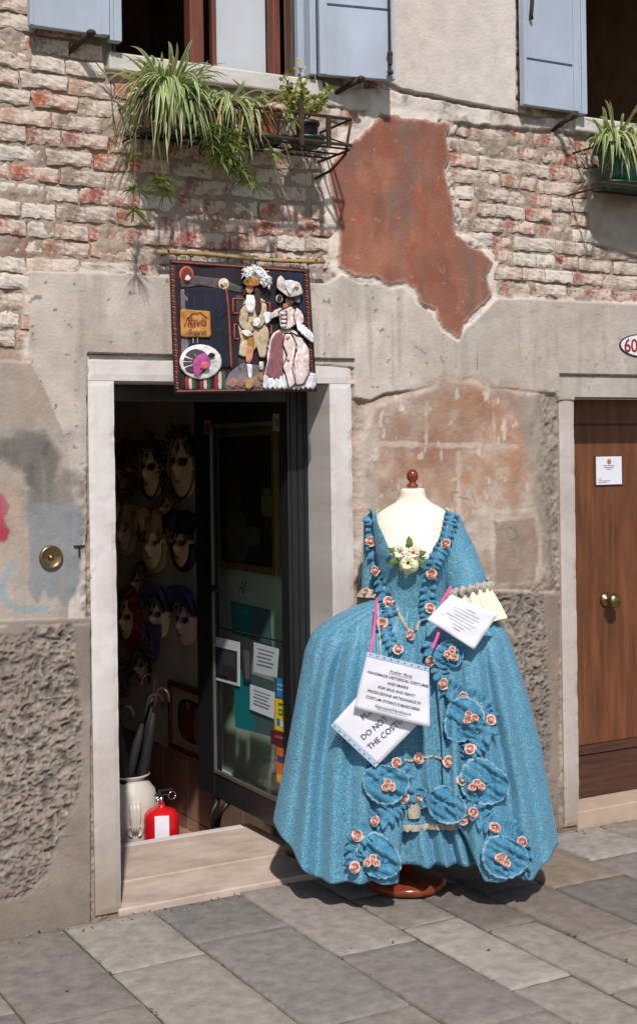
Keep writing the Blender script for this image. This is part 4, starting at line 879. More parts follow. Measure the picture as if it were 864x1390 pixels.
for q in range(10):
    a = 256+q*4; rn.append((R_([(a, 120+q*2, -.2), (a+16+q*2, 150, -.28), (a+30, 190+q*3, -.27), (a+36+q*3, 215+q*5, -.24)]), [(.5, .05, 10), (.66, .06, 16), (.8, .06, 16), (.92, .065, 16)]))
rn.append((R_([(320, 130, -.22), (340, 160, -.28), (362, 190, -.27), (374, 212, -.25)]), [(.97, .06, 26)]))
spider(p2, [(2.17, -.15, RT+.0), (2.25, -.15, RT+.0), (2.2, -.19, RT+.0), (2.3, -.18, RT+.01)], 170, (.12, .27), 12, rn, .1)
p3 = thing('potted_plant', 'straggly spider plant in the terracotta pot near the middle of the rack', 'potted plant', (2.385, -.15, RB), 'pots on the iron rack under the left window')
pot(p3, 2.385, -.15, RB+.008, RT+.02, .075, .075, M_terra)
spider(p3, [(2.36, -.15, RT+.01), (2.41, -.15, RT+.01)], 34, (.08, .2), 13, [(R_([(372, 130, -.2), (388, 150, -.28), (400, 165, -.27)]), [(.6, .04, 14), (.97, .05, 18)])], .3)
p4 = thing('potted_plant', 'leafy green shrub in a small black pot at the right end of the rack', 'potted plant', (2.57, -.15, RB), 'pots on the iron rack under the left window')
pot(p4, 2.575, -.15, RB+.03, RT-.005, .054, .054, M_black, False)
obj('saucer', lathe([(.055, 0), (.075, .03), (.079, .034), (.074, .028), (.05, .008), (.001, .008)], 30, (2.575, -.15, RB+.004)), M_greenpot, p4, True)
rs = random.Random(9); V, Fc, cols = [], [], []; st = []
for k in range(16):
    a = rs.uniform(0, 2*PI); L = rs.uniform(.08, .17); top_ = Vector((2.575+.75*L*math.cos(a), -.15+.6*L*math.sin(a), RT+L*rs.uniform(.5, 1.0)))
    if k == 0: top_ = Vector((2.545, -.16, RT+.205))
    b = Vector((2.575, -.15, RT-.01)); mid = (b+top_)/2+Vector((0, 0, .02)); st.append(tube([b, mid, top_], .0022, 5))
    for q in range(34):
        t = rs.uniform(.3, 1.05); c_ = b.lerp(top_, t)+Vector((rs.uniform(-.02, .02), rs.uniform(-.02, .02), rs.uniform(-.012, .02))); s_ = rs.uniform(.013, .024); d = Vector((rs.uniform(-1, 1), rs.uniform(-1, .3), rs.uniform(-.3, 1))).normalized(); e = d.cross(Vector((rs.uniform(-1, 1), rs.uniform(-1, 1), .3))).normalized()
        n0 = len(V); V += [c_-d*s_*.1, c_+e*s_*.45+d*s_*.4, c_+d*s_*.55+e.cross(d)*s_*.15, c_-e*s_*.45+d*s_*.4, c_+d*s_*1.1]; Fc += [(n0, n0+1, n0+2), (n0, n0+2, n0+3), (n0+1, n0+4, n0+2), (n0+2, n0+4, n0+3)]
        cc = rs.choice([(186, 190, 104), (206, 204, 130), (124, 148, 66), (90, 120, 54), (200, 194, 114)]); cols += [lin(*cc)]*5
tag(obj('foliage', (V, Fc), M_leaf, p4, False, cols=cols), kind='stuff'); obj('stems', join(*st), M_weather, p4)
# right-hand planter
rk2 = thing('plant_rack', 'thin iron flower rack with scrolled end under the right window', 'rack', (4.3, 0, 2.9))
z_a, z_b = onw(840, 198, -.2).z+.0, onw(840, 254, -.2).z
obj('top_rail', join(bar((4.05, -.25, z_a), (4.9, -.25, z_a)), bar((4.05, -.25, z_a), (4.05, .02, z_a))), M_iron, rk2)
obj('bottom_rail', join(bar((4.0, -.25, z_b), (4.9, -.25, z_b)), bar((4.02, -.25, z_b-.01), (4.02, .02, z_b-.01)), bar((4.05, -.12, z_b-.01), (4.9, -.12, z_b-.01))), M_iron, rk2)
obj('scroll', tube([(4.035+.032*math.cos(q+1.2)*(1-q/12), -.25, z_b+.045+.04*math.sin(q+1.2)*(1-q/12)) for q in [k*.35 for k in range(22)]], .003, 5), M_iron, rk2, True)
p5 = thing('potted_plant', 'spider plant in a dark green trough at the right edge under the right window', 'potted plant', (4.33, -.15, z_b))
pot(p5, 4.33, -.145, z_b+.012, z_a+.025, .235, .09, M_greenpot, True, True)
spider(p5, [(4.10, -.16, z_a+.03), (4.14, -.18, z_a+.03), (4.2, -.15, z_a+.03), (4.26, -.16, z_a+.03), (4.33, -.15, z_a+.03), (4.42, -.15, z_a+.03)], 170, (.14, .30), 15, [], .22)
# bare twigs hanging on the wall
tw = tag(obj('vine_twig', join(tube(R_([(117, 66, -.03), (133, 88, -.03), (150, 108, -.03), (153, 150, -.03), (158, 182, -.03)]), .002, 5)), M_weather, None, True), 'thin bare brown twig running down the bricks left of the big spider plant', 'twig')
tag(obj('vine_twig', tube(R_([(762, 170, -.03), (775, 195, -.03), (795, 222, -.03), (803, 235, -.03)]), .002, 5), M_weather, None, True), 'thin bare twig on the wall left of the right-hand green trough', 'twig')

# ============================================================ INSIDE THE SHOP
WX = 2.85
def face_geo(w, h, depth, n=22):
    """papier-mache face, local x across, z up, y out (negative)"""
    V = []; Fc = []; cols = []
    for j in range(n+1):
        for i in range(n+1):
            a = i/n*2-1; b = j/n*2-1; wid = math.sqrt(max(0, 1-b*b))**.8*(1-.16*max(0, -b)); x = a*wid; e = max(0, 1-(a*a)); y = depth*math.sqrt(e)*math.sqrt(max(0, 1-b*b))**.5
            y += depth*.55*math.exp(-(x/.14)**2)*max(0, math.exp(-((b+.02)/.22)**2)*(1 if b < .15 else .6))            # nose
            for s_ in (-1, 1): y -= depth*.35*math.exp(-((x-s_*.36)/.17)**2-((b-.2)/.11)**2)
            y += depth*.16*math.exp(-(x/.22)**2-((b+.42)/.08)**2); y -= depth*.1*math.exp(-(x/.22)**2-((b+.58)/.06)**2)
            V.append((x*w/2, -y, b*h/2))
            eye = min(((x-s_*.36)/.17)**2+((b-.2)/.065)**2 for s_ in (-1, 1)) < 1; lip = (x/.2)**2+((b+.43)/.06)**2 < 1
            near = min(((x-s_*.36)/.30)**2+((b-.2)/.16)**2 for s_ in (-1, 1)) < 1 or (abs(x)+abs(b-.62)*.8 < .2); cols.append((0, 0) if eye else ((1, 0) if lip else ((2, 0) if near or x*b > .28 else (0, 1))))
    for j in range(n):
        for i in range(n): q = j*(n+1)+i; Fc.append((q, q+1, q+n+2, q+n+1))
    return V, Fc, cols
def mask(px, py, hpx, fc, lipc, hood, hoodc, label, seed, extra=None, tilt=0):
    c = onx(px, py, WX-.02); h = hpx*7.15/FPX; w = h*.66
    t = thing('carnival_mask', label, 'mask', (WX-.01, c.y, c.z), 'carnival masks on the shop wall')
    # local -y -> world -x (out of the wall): rotate -90 about z
    M = Matrix.Translation((WX-.015, c.y, c.z)) @ Matrix.Rotation(-PI/2+.25, 4, 'Z') @ Matrix.Rotation(tilt, 4, 'Y')
    V, Fc, k = face_geo(w, h, .055); cols = [lin(8, 6, 6) if q == (0, 0) else (lin(*lipc) if q in ((1, 0),) else (lin(*hoodc) if q == (2, 0) else lin(*[min(255, x_*1.12) for x_ in fc]))) for q in k]
    hc2 = hoodc
    obj('mask_face', xf((V, Fc), M), M_maskc, t, True, cols=cols)
    rs = random.Random(seed)
    if hood == 'ring':
        def rf(u, v):
            q = 2*PI*u; r = 1+.42*v*(1+.10*math.sin(q*9)); return (w/2*r*1.02*math.cos(q), -.012-.022*math.sin(q*14+v*2)*v+.012*v-.03*(1-v), h/2*r*1.02*math.sin(q)+.02)
        g_ = grid(90, 5, rf, True); obj('ruffled_collar', xf(g_, M), M_maskc, t, True, cols=[lin(*hoodc)]*len(g_[0]))
        b = [ball((w*.56*math.cos(q), -.035, h*.56*math.sin(q)+.02), rs.uniform(.006, .011), 7, 5) for q in [rs.uniform(0, 2*PI) for _ in range(26)]]; g_ = join(*b)
        tag(obj('bead_trim', xf(g_, M), M_brass, t, True), kind='stuff')
    if hood == 'feather':
        gs = []
        for _ in range(120):
            q = rs.uniform(-.6, PI+.6); r = rs.uniform(.5, .62); p = Vector((w*r*math.cos(q), -.02, h*r*math.sin(q))); d = Vector((math.cos(q+rs.uniform(-.5, .5)), -.35, math.sin(q))).normalized()*rs.uniform(.03, .08); gs.append(tube([p, p+d*.6, p+d+Vector((0, 0, -.012))], [.005, .004, .001], 4))
        g_ = join(*gs); obj('feather_trim', xf(g_, M), M_maskc, t, True, cols=[lin(*[min(255, int(x_*rs.uniform(.6, 1.3))) for x_ in hoodc]) for _ in g_[0]])
        obj('gold_braid', xf(tube([(w*.5*math.cos(q), -.03, h*.5*math.sin(q)) for q in [k_*.2 for k_ in range(32)]], .006, 6), M), M_brass, t, True)
    if hood == 'jester':
        for s_ in (-1, 0, 1):
            pts = [(s_*w*.2, -.02, h*.40), (s_*w*.45, -.035, h*.72), (s_*w*.85, -.03, h*.66-.05*(s_ == 0)), (s_*w*1.02, -.02, h*.25+.3*h*(s_ == 0))]
            g_ = tube(pts, [w*.34, w*.26, w*.15, w*.04], 12); obj('cap_horn', xf(g_, M), M_maskc, t, True, cols=[lin(*hoodc)]*len(g_[0])); obj('bell', xf(ball(pts[-1], .014), M), M_brass, t, True)
        g_ = tube([(w*.54*math.cos(q), -.012, h*.5*math.sin(q)) for q in [PI*1.05+k_*.1*PI for k_ in range(-1, 11)]], .022, 8); obj('collar', xf(g_, M), M_maskc, t, True, cols=[lin(*hoodc)]*len(g_[0]))
    if hood == 'turban':
        for k_ in range(4):
            g_ = tube([(w*.55*math.cos(q), -.03-.01*k_, h*(.28+.11*k_)+h*.16*math.sin(q)) for q in [k2*PI/12 for k2 in range(-1, 14)]], h*.085, 10); obj('turban_fold', xf(g_, M), M_maskc, t, True, cols=[lin(*[min(255, int(x_*(1+.25*k_))) for x_ in hoodc])]*len(g_[0]))
    if hood != 'ring':
        gs = []
        for _ in range(46):
            q = rs.uniform(.2, PI-.2); r = rs.uniform(.42, .60); p = Vector((w*r*math.cos(q), -.05, h*r*math.sin(q))); gs.append(ball(p, rs.uniform(.004, .009), 7, 5))
        tag(obj('bead_trim', xf(join(*gs), M), M_brass, t, True), kind='stuff')
    if extra: extra(M, t, w, h, rs)
    return t
def chin(M, t, w, h, rs):
    g_ = grid(14, 10, lambda u, v: (w*.5*(u*2-1)*math.sqrt(max(0, 1-(v*.98)**2)), -.055-.03*math.sin(u*PI)*(1-v), -h*.12-h*.95*v)); obj('veil', xf(g_, M), M_maskc, t, True, cols=[lin(84, 62, 106)]*len(g_[0]), solid=.004)
    tag(obj('sequins', xf(join(*[ball((rs.uniform(-.3, .3)*w, -.09, -h*rs.uniform(.2, .9)), .0035, 6, 4) for _ in range(30)]), M), M_chrome, t, True), kind='stuff')
mask(171, 640, 62, (150, 104, 84), (110, 40, 40), 'ring', (96, 50, 44), 'dark pinkish mask with ruffled rim at the top left of the mask wall', 1)
mask(208, 640, 74, (206, 180, 146), (150, 50, 46), 'feather', (70, 44, 34), 'cream-faced mask framed in dark feathers and gold braid, top row, second from left', 2)
mask(250, 634, 84, (200, 172, 134), (140, 50, 40), 'feather', (44, 52, 50), 'tall cream mask with dark greenish feathers, top row next to the glass door', 3)
mask(172, 724, 56, (176, 150, 116), (90, 40, 36), 'jester', (186, 160, 124), 'tan jester mask with dark eyes at the left of the second row', 4)
mask(212, 742, 66, (214, 190, 150), (150, 90, 60), 'jester', (192, 160, 116), 'big cream jester mask with padded horns in the middle of the mask wall', 5)
mask(250, 742, 58, (190, 150, 110), (150, 90, 60), 'jester', (34, 40, 56), 'mask under a navy blue jester cap beside the door in the second row', 6)
mask(176, 842, 64, (196, 164, 128), (120, 40, 40), 'ring', (150, 14, 34), 'pale mask ringed by a crimson ruffled hood in the bottom row', 7)
mask(218, 838, 58, (206, 182, 158), (120, 60, 90), 'turban', (50, 46, 66), 'pale mask with dark cap and a long purple sequined veil below it', 8, chin)
mask(254, 846, 62, (180, 146, 140), (110, 60, 90), 'turban', (36, 36, 66), 'mask in a dark blue turban half hidden by the door edge, bottom row', 9)
mask(164, 925, 40, (120, 92, 76), (90, 50, 40), 'ring', (60, 66, 54), 'small dark ruffled mask just above the umbrella handles', 10)
mask(186, 636, 46, (132, 84, 70), (90, 30, 34), 'feather', (110, 60, 40), 'small reddish brown mask with tan feathers tucked between the two top-row masks at left', 21)
mask(232, 690, 34, (176, 140, 96), (110, 50, 40), 'ring', (120, 84, 50), 'little ochre mask with a ruffled rim hanging between the upper two rows', 22)
mask(192, 790, 34, (150, 116, 92), (100, 40, 40), 'ring', (70, 60, 84), 'little brown mask with a dull violet rim hanging above the crimson one', 23)
mask(196, 905, 40, (160, 130, 104), (100, 50, 40), 'feather', (52, 66, 60), 'small mask with green-black feathers low on the wall above the umbrella crooks', 24)
# framed picture low on the wall
def picture(name, label, pa, pb, fw, frame_m, matc, shapes, xw=WX, glass=False):
    a = onx(*pa, xw); b = onx(*pb, xw); y0, y1, z0, z1 = b.y, a.y, b.z, a.z
    t = thing(name, label, 'picture', (xw, (y0+y1)/2, z0))
    obj('frame', join(box(xw-.025, xw, y0, y1, z0, z0+fw), box(xw-.025, xw, y0, y1, z1-fw, z1), box(xw-.025, xw, y0, y0+fw, z0+fw, z1-fw), box(xw-.025, xw, y1-fw, y1, z0+fw, z1-fw)), frame_m, t, bevel=.003)
    o = obj('picture_sheet', box(xw-.010, xw-.002, y0+fw, y1-fw, z0+fw, z1-fw), mat('sheet', lin(*matc), .7, bump=0, var=.05), t)
    for (u0, u1, v0, v1, c_) in shapes:   # rounded printed patches, u from the far side to the near side
        Y = lambda u: y1-fw-(y1-y0-2*fw)*u; Zf = lambda v: z1-fw-(z1-z0-2*fw)*v
        pts = [(Y((u0+u1)/2+(u1-u0)/2*math.copysign(abs(math.cos(q))**.7, math.cos(q))), Zf((v0+v1)/2+(v1-v0)/2*math.copysign(abs(math.sin(q))**.7, math.sin(q)))) for q in [k*PI/10 for k in range(20)]]
        dx = .0125+shapes.index((u0, u1, v0, v1, c_))*.0006
        V = [(xw-dx, y, z) for y, z in pts]+[(xw-.009, y, z) for y, z in pts]
        obj('printed_area', (V, [tuple(range(20)), tuple(range(20, 40))[::-1]]+[(k, (k+1) % 20, 20+(k+1) % 20, 20+k) for k in range(20)]), M_flat, t, cols=[lin(*c_)]*40)
    return t
picture('framed_picture', 'small framed print with cream mount hanging low on the wall below the masks', (233, 922), (290, 1040), .028, mat('red_brown_frame', lin(112, 52, 36), .4, bump=.05), (196, 174, 140), [(.16, .9, .14, .86, (52, 40, 42)), (.24, .42, .3, .84, (96, 76, 70)), (.38, .58, .28, .84, (138, 24, 34)), (.62, .8, .22, .84, (150, 118, 104)), (.4, .5, .18, .3, (170, 130, 110))])
picture('framed_poster', 'tall dark poster in a gilt frame seen through the upper glass of the open door', (293, 584), (381, 782), .034, M_gold, (26, 20, 20), [(.02, .98, .01, .2, (36, 14, 12)), (.1, .9, .2, .75, (44, 20, 16)), (.15, .45, .25, .98, (70, 50, 46)), (.2, .55, .6, .99, (98, 74, 72)), (.45, .8, .22, .62, (20, 26, 24)), (.8, .98, .4, .62, (120, 96, 62)), (.55, .75, .7, .85, (84, 76, 66))])
# papers and posters behind the glass, on the wall
def sheet(name, label, cat, pts, x, c, mt=None, lines=None, group=None, thick=.0015):
    q = [onx(a, b, x) for a, b in pts]; cen = sum(q, Vector())/4
    t = thing(name, label, cat, cen, group)
    V = q+[v+Vector((thick, 0, 0)) for v in q]
    Fc = [(0, 1, 2, 3), (7, 6, 5, 4)]+[(k, 4+k, 4+(k+1) % 4, (k+1) % 4) for k in range(4)]
    obj('sheet', (V, Fc), mt or M_flat, t, cols=[lin(*c)]*8)
    L = []
    def S2(u, v): return q[0]*(1-u)*(1-v)+q[1]*u*(1-v)+q[2]*u*v+q[3]*(1-u)*v
    for ln in (lines or []):
        u0, u1, v0, v1, cc = ln; W_ = [S2(u0, v0), S2(u1, v0), S2(u1, v1), S2(u0, v1)]; dx = .0008*(1+.3*lines.index(ln))
        obj('print', ([v-Vector((dx, 0, 0)) for v in W_]+[v-Vector((.0001, 0, 0)) for v in W_], [(0, 1, 2, 3), (7, 6, 5, 4)]+[(k, 4+k, 4+(k+1) % 4, (k+1) % 4) for k in range(4)]), M_flat, t, cols=[lin(*cc)]*8)
    return t
GX = 2.6815
tl = [(.15+.05*(k % 2), .85-.05*(k % 3), .16+k*.13, .19+k*.13, (110, 112, 120)) for k in range(5)]
sheet('teal_poster', 'teal poster hanging high on the pale wall behind the glass door', 'poster', [(313, 816), (367, 828), (369, 876), (315, 860)], 2.862, (52, 150, 158), lines=[(.5, 1, 0, 1, (110, 124, 134)), (.1, .45, .1, .3, (80, 170, 176))])
sheet('teal_poster', 'teal and grey poster low on the glass door behind the white notices', 'poster', [(317, 907), (372, 925), (371, 1001), (319, 987)], GX+.007, (38, 142, 152), lines=[(.5, 1, 0, 1, (104, 112, 118))])
sheet('photo_print', 'photograph print of figures on a quay taped to the far edge of the door glass', 'photograph', [(285, 863), (325, 872), (325, 932), (286, 921)], GX, (206, 214, 222), lines=[(.05, .92, .22, .93, (44, 44, 52)), (.1, .34, .30, .9, (34, 36, 60)), (.45, .85, .28, .6, (66, 62, 64)), (.1, .6, .84, .93, (16, 16, 22))])
sheet('dark_card', 'narrow dark picture card on the glass between the photograph and the white notice', 'card', [(326, 876), (341, 880), (341, 928), (330, 926)], GX, (50, 54, 56), lines=[(.3, .8, .1, .9, (92, 92, 88))])
sheet('white_notice', 'upper white notice with small printed lines on the door glass', 'notice', [(344, 872), (378, 881), (375, 920), (344, 912)], GX, (190, 204, 206), lines=tl)
sheet('white_notice', 'lower white notice overlapping the teal poster on the door glass', 'notice', [(339, 929), (372, 940), (371, 976), (339, 963)], GX-.001, (206, 216, 224), lines=tl[:5])
sheet('blue_sticker', 'blue payment sticker at the top of the sticker column on the door glass', 'sticker', [(375, 920), (387, 923), (387, 949), (375, 946)], GX-.001, (44, 130, 196), lines=[(.1, .9, .3, .38, (150, 190, 220)), (.1, .9, .55, .62, (150, 190, 220))])
sheet('yellow_sticker', 'yellow sticker with a green ring below the blue one on the door glass', 'sticker', [(373, 948), (387, 951), (387, 995), (373, 990)], GX-.001, (232, 200, 40), lines=[(.35, .75, .3, .5, (60, 130, 60)), (.45, .65, .36, .44, (232, 200, 40)), (.2, .5, .62, .84, (40, 120, 190)), (.6, .95, .7, .84, (230, 230, 230)), (.35, .8, .12, .17, (90, 90, 50))])
sheet('maroon_sticker', 'dark maroon sticker on the door glass beside the blue skirt', 'sticker', [(367, 990), (388, 996), (388, 1016), (367, 1010)], GX-.002, (96, 30, 40), lines=[(.3, .8, .3, .45, (150, 100, 100))])
sheet('orange_sticker', 'tall orange sticker at the bottom of the sticker column by the skirt', 'sticker', [(375, 1014), (388, 1018), (388, 1068), (375, 1062)], GX-.001, (220, 108, 48), lines=[(.1, .9, .22, .40, (72, 62, 120)), (.1, .9, .75, .95, (210, 190, 60))])
sheet('small_sticker', 'small faded round-cornered sticker at the upper left corner of the door glass', 'sticker', [(277, 570), (286, 571), (286, 590), (277, 589)], 2.660, (150, 120, 124), lines=[(.25, .75, .2, .8, (130, 50, 60))])
sheet('small_sticker', 'small faded rectangular sticker at the upper right corner of the door glass', 'sticker', [(370, 561), (381, 562), (381, 586), (370, 585)], 2.660, (150, 128, 120), lines=[(.3, .7, .3, .7, (110, 80, 76))])
me = text_mesh('Af', .085, M_ink, 'CENTER', .35, .8)
p = onx(328, 805, 2.6825); o = place('window_lettering', me, frame4(p, (0, -1, 0), (0, 0, 1))); o.rotation_mode = 'QUATERNION'
o.location.x = 2.681; tag(o, 'thin dark initials written on the door glass under the poster', 'lettering')
# umbrella vase
vc = Vector((onx(172, 1060, 1).x, 0, 0)); vp = CAM+ray(176, 1100)*((1.12-CAM.y)/ray(176, 1100).y); vx, vy = vp.x, 1.12
zt = (CAM+ray(176, 1050)*((1.12-CAM.y)/ray(176, 1050).y)).z; vb = -.25; hv = zt-vb
vs_ = thing('umbrella_vase', 'cream glazed urn with relief scrolls holding umbrellas just inside the shop door', 'vase', (vx, vy, vb))
obj('urn', lathe([(.001, 0), (.085, 0), (.09, .02), (.082, .04), (.105, .10*hv/.4), (.128, .20*hv/.4), (.134, .27*hv/.4), (.118, .34*hv/.4), (.084, .375*hv/.4), (.078, .385*hv/.4), (.094, hv-.006), (.096, hv), (.084, hv), (.070, .37*hv/.4), (.10, .28*hv/.4), (.001, .05)], 44, (vx, vy, vb)), M_vase, vs_, True)
def onurn(q, z, d=0): 
    zz = z/hv*.4; r = np.interp(zz, [.04, .10, .20, .27, .34, .375], [.082, .105, .128, .134, .118, .084])+d; return (vx+r*math.cos(q), vy+r*math.sin(q), vb+z)
for q0 in (-1.75, -.35, 1.2, 2.9):
    g_ = []
    for s_ in (-.14, 0, .14):
        g_.append(tube([onurn(q0+s_*(1-t*.4), hv*(.78-.3*t)) for t in (0, .25, .5, .75, 1)], [.010, .012, .011, .009, .004], 7))
    for s_ in (-1, 1):
        g_.append(tube([onurn(q0+s_*(.1+.16*math.sin(a_)), hv*(.52-.05*math.cos(a_))) for a_ in [k*.5 for k in range(8)]], .007, 7))
    obj('relief_scroll', join(*g_), M_vase, vs_, True)
for k in range(9):
    rs = random.Random(k+40); a = rs.uniform(0, 2*PI); L = rs.uniform(.34, .52); b = Vector((vx+.045*math.cos(a), vy+.045*math.sin(a), vb+hv-.12)); d = Vector((.20*math.cos(a), .16*math.sin(a), 1)).normalized(); tp = b+d*(L+.08)
    lab = ['black folded umbrella with a curved wooden crook, leaning right in the urn'] if k == 8 else ['dark folded umbrella standing upright in the cream urn']
    u_ = thing('umbrella', lab[0], 'umbrella', b, 'folded umbrellas in the cream urn')
    if k == 8: d = Vector((.30, -.02, 1)).normalized(); tp = b+d*(L+.10)
    obj('folded_canopy', tube([b, b+d*L*.3, b+d*L*.8, b+d*L], [.012, .026, .022, .009], 9), M_umb, u_, True)
    sd2 = Vector((1, -.1, 0)) if k == 8 else Vector((math.cos(a+k), math.sin(a+k), 0))
    hk_ = [b+d*L, tp]+[tp+sd2*.034*(1-math.cos(q))+Vector((0, 0, .034*math.sin(q))) for q in (.5, 1., 1.57, 2.1, 2.6, 3.14)]
    hk_.append(hk_[-1]-Vector((0, 0, .03)))
    obj('crook_handle', tube(hk_, .0075, 8), M_umb if k % 3 else M_dwood, u_, True)
# fire extinguisher
ey = .93; ep = CAM+ray(219, 1110)*((ey-CAM.y)/ray(219, 1110).y); ezt = (CAM+ray(219, 1096)*((ey-CAM.y)/ray(219, 1096).y)).z
ex = thing('fire_extinguisher', 'small red fire extinguisher with a white tag behind the shop threshold', 'fire extinguisher', (ep.x, ey, -.25))
eh = ezt+.25; R0 = .080
obj('cylinder', lathe([(.001, 0), (R0*.9, 0), (R0, .015), (R0, eh-.055), (R0*.95, eh-.03), (R0*.75, eh-.010), (R0*.3, eh), (.016, eh+.004), (.016, eh+.018), (.001, eh+.018)], 36, (ep.x, ey, -.25)), M_red, ex, True)
obj('valve', join(tube([(ep.x, ey, ezt+.01), (ep.x, ey, ezt+.05)], .013, 10), tube([(ep.x-.03, ey-.01, ezt+.035), (ep.x+.01, ey, ezt+.038)], .008, 8)), M_chrome, ex, True)
obj('lever', join(box(ep.x-.03, ep.x+.035, ey-.012, ey+.012, ezt+.052, ezt+.060), box(ep.x-.012, ep.x+.055, ey-.010, ey+.010, ezt+.072, ezt+.080), box(ep.x-.012, ep.x+.0, ey-.01, ey+.01, ezt+.058, ezt+.074)), M_black, ex, bevel=.003)
obj('pin_ring', tube([(ep.x+.05+.018*math.cos(q), ey-.01, ezt+.05+.018*math.sin(q)) for q in [k*PI/6 for k in range(13)]], .0028, 6), M_chrome, ex, True)
td = (CAM-Vector((ep.x, ey, CAM.z))); td.z = 0; td.normalize(); sdv = Vector((-td.y, td.x, 0)); tc_ = Vector((ep.x, ey, ezt-.065))+td*(R0+.006)
obj('tag', ([tc_+sdv*a+Vector((0, 0, b))+td*c_ for c_ in (0, .002) for a, b in ((-.030, -.06), (.034, -.06), (.034, .048), (-.030, .048))], [(0, 1, 2, 3), (7, 6, 5, 4), (0, 4, 5, 1), (1, 5, 6, 2), (2, 6, 7, 3), (3, 7, 4, 0)]), M_paper, ex)

# ============================================================ MANNEQUIN AND DRESS
C0 = Vector((2.905, -.315, 0)); ud = Vector((.832, -.555, 0)).normalized(); vd = Vector((-ud.y*-1, -ud.x, 0)); vd = Vector((ud.y, -ud.x, 0))
def L3(u, v, z): return C0+ud*u+vd*v+Vector((0, 0, z))
def DP(px, py, v=0.):
    r = ray(px, py); t = (C0+vd*v-CAM).dot(vd)/r.dot(vd); p = CAM+r*t; return (p-C0).dot(ud), p.z
mn = thing('mannequin', 'cream cloth dressmaker mannequin with wooden knob and round wooden foot', 'mannequin', (2.897, -.304, 0))
bx, by = 2.897, -.304
obj('foot', lathe([(.001, .004), (.138, .004), (.153, .010), (.157, .020), (.155, .034), (.142, .043), (.122, .047), (.112, .052), (.06, .058), (.030, .066), (.001, .066)], 48, (bx, by, 0)), M_varnish, mn, True)
obj('pole', tube([(bx, by, .05), L3(.01, 0, .95)], [.021, .018], 18), M_varnish, mn, True)
UC = DP(560, 690)[0]
TK = [(.98, .13, .09, .09), (1.06, .112, .088, .080), (1.12, .104, .085, .074), (1.19, .112, .098, .078), (1.27, .130, .122, .082), (1.33, .140, .128, .085), (1.39, .146, .108, .086), (1.44, .150, .084, .080), (1.475, .142, .066, .068), (1.50, .108, .052, .060), (1.52, .070, .046, .052), (1.54, .052, .044, .048), (1.572, .047, .044, .046)]
def TR(z, k): return float(np.interp(z, [t[0] for t in TK], [t[k] for t in TK]))
def torso(a, z, off=0.):
    w, s = math.cos(a), math.sin(a); hw = TR(z, 1)+off; d = (TR(z, 2) if s > 0 else TR(z, 3))+off
    bust = .018*math.exp(-((z-1.31)/.05)**2)*(math.exp(-((a-PI*.33)/.3)**2)+math.exp(-((a-PI*.67)/.3)**2)) if s > 0 else 0
    e = 2/2.3
    return L3(UC+(hw)*math.copysign(abs(w)**e, w), math.copysign(abs(s)**e, s)*d+bust, z)
zz = [.98+.592*k/60 for k in range(61)]
V = [torso(2*PI*i/56, z) for z in zz for i in range(56)]; Fc = [(j*56+i, j*56+(i+1) % 56, (j+1)*56+(i+1) % 56, (j+1)*56+i) for j in range(60) for i in range(56)]
tp = L3(UC, 0, 1.578); n0 = len(V); V += [tp+(p-tp)*.86+Vector((0, 0, .003)) for p in V[-56:]]; Fc += [(60*56+i, 60*56+(i+1) % 56, n0+(i+1) % 56, n0+i) for i in range(56)]; Fc.append(tuple(range(n0, n0+56)))
torso_g = (V, Fc); obj('torso', torso_g, M_calico, mn, True)
kc = L3(UC, 0, 1.579)
obj('neck_knob', lathe([(.001, 0), (.021, 0), (.024, .006), (.022, .013), (.013, .018), (.013, .023), (.021, .033), (.024, .046), (.021, .060), (.013, .070), (.001, .074)], 28, kc), M_varnish, mn, True)

dr = thing('costume_dress', 'wide blue brocade historical gown with pink rosebuds and ruffled trim on the mannequin', 'dress', C0)
LP = [(522, 810), (500, 816), (470, 828), (443, 842), (424, 858), (415, 880), (406, 930), (395, 990), (384, 1050), (373, 1104)]
RP = [(600, 810), (625, 814), (651, 826), (671, 840), (687, 858), (699, 890), (716, 945), (733, 1010), (744, 1070), (755, 1133)]
TT = [0, .04, .09, .14, .19, .26, .42, .60, .80, 1.]
Ls = [DP(*p) for p in LP]; Rs = [DP(*p) for p in RP]
VF = [.095, .115, .14, .165, .185, .205, .245, .275, .30, .32]; VB = [.07, .075, .08, .09, .10, .115, .135, .14, .145, .15]
ZC = [1.13, 1.105, 1.07, 1.03, .985, .92, .73, .52, .305, .118]
uL = lambda t: float(np.interp(t, TT, [p[0] for p in Ls])); zL = lambda t: float(np.interp(t, TT, [p[1] for p in Ls]))
uR = lambda t: float(np.interp(t, TT, [p[0] for p in Rs])); zR = lambda t: float(np.interp(t, TT, [p[1] for p in Rs]))
vF = lambda t: float(np.interp(t, TT, VF)); vB = lambda t: float(np.interp(t, TT, VB)); zC = lambda t: float(np.interp(t, TT, ZC))
_N = [float(v) for v in _T.ravel()[:4096]]
def n1(x, s):
    r = 0.; amp = .57; f = 1.
    for k in range(3):
        q = x*f+s*37.7+k*11.3+500; i = math.floor(q); t = q-i; t = t*t*(3-2*t); a = _N[(i*7+k*131) & 4095]; b = _N[((i+1)*7+k*131) & 4095]
        r += amp*(a+(b-a)*t); amp *= .5; f *= 2.07
    return r*2-1
VALLEYS = []
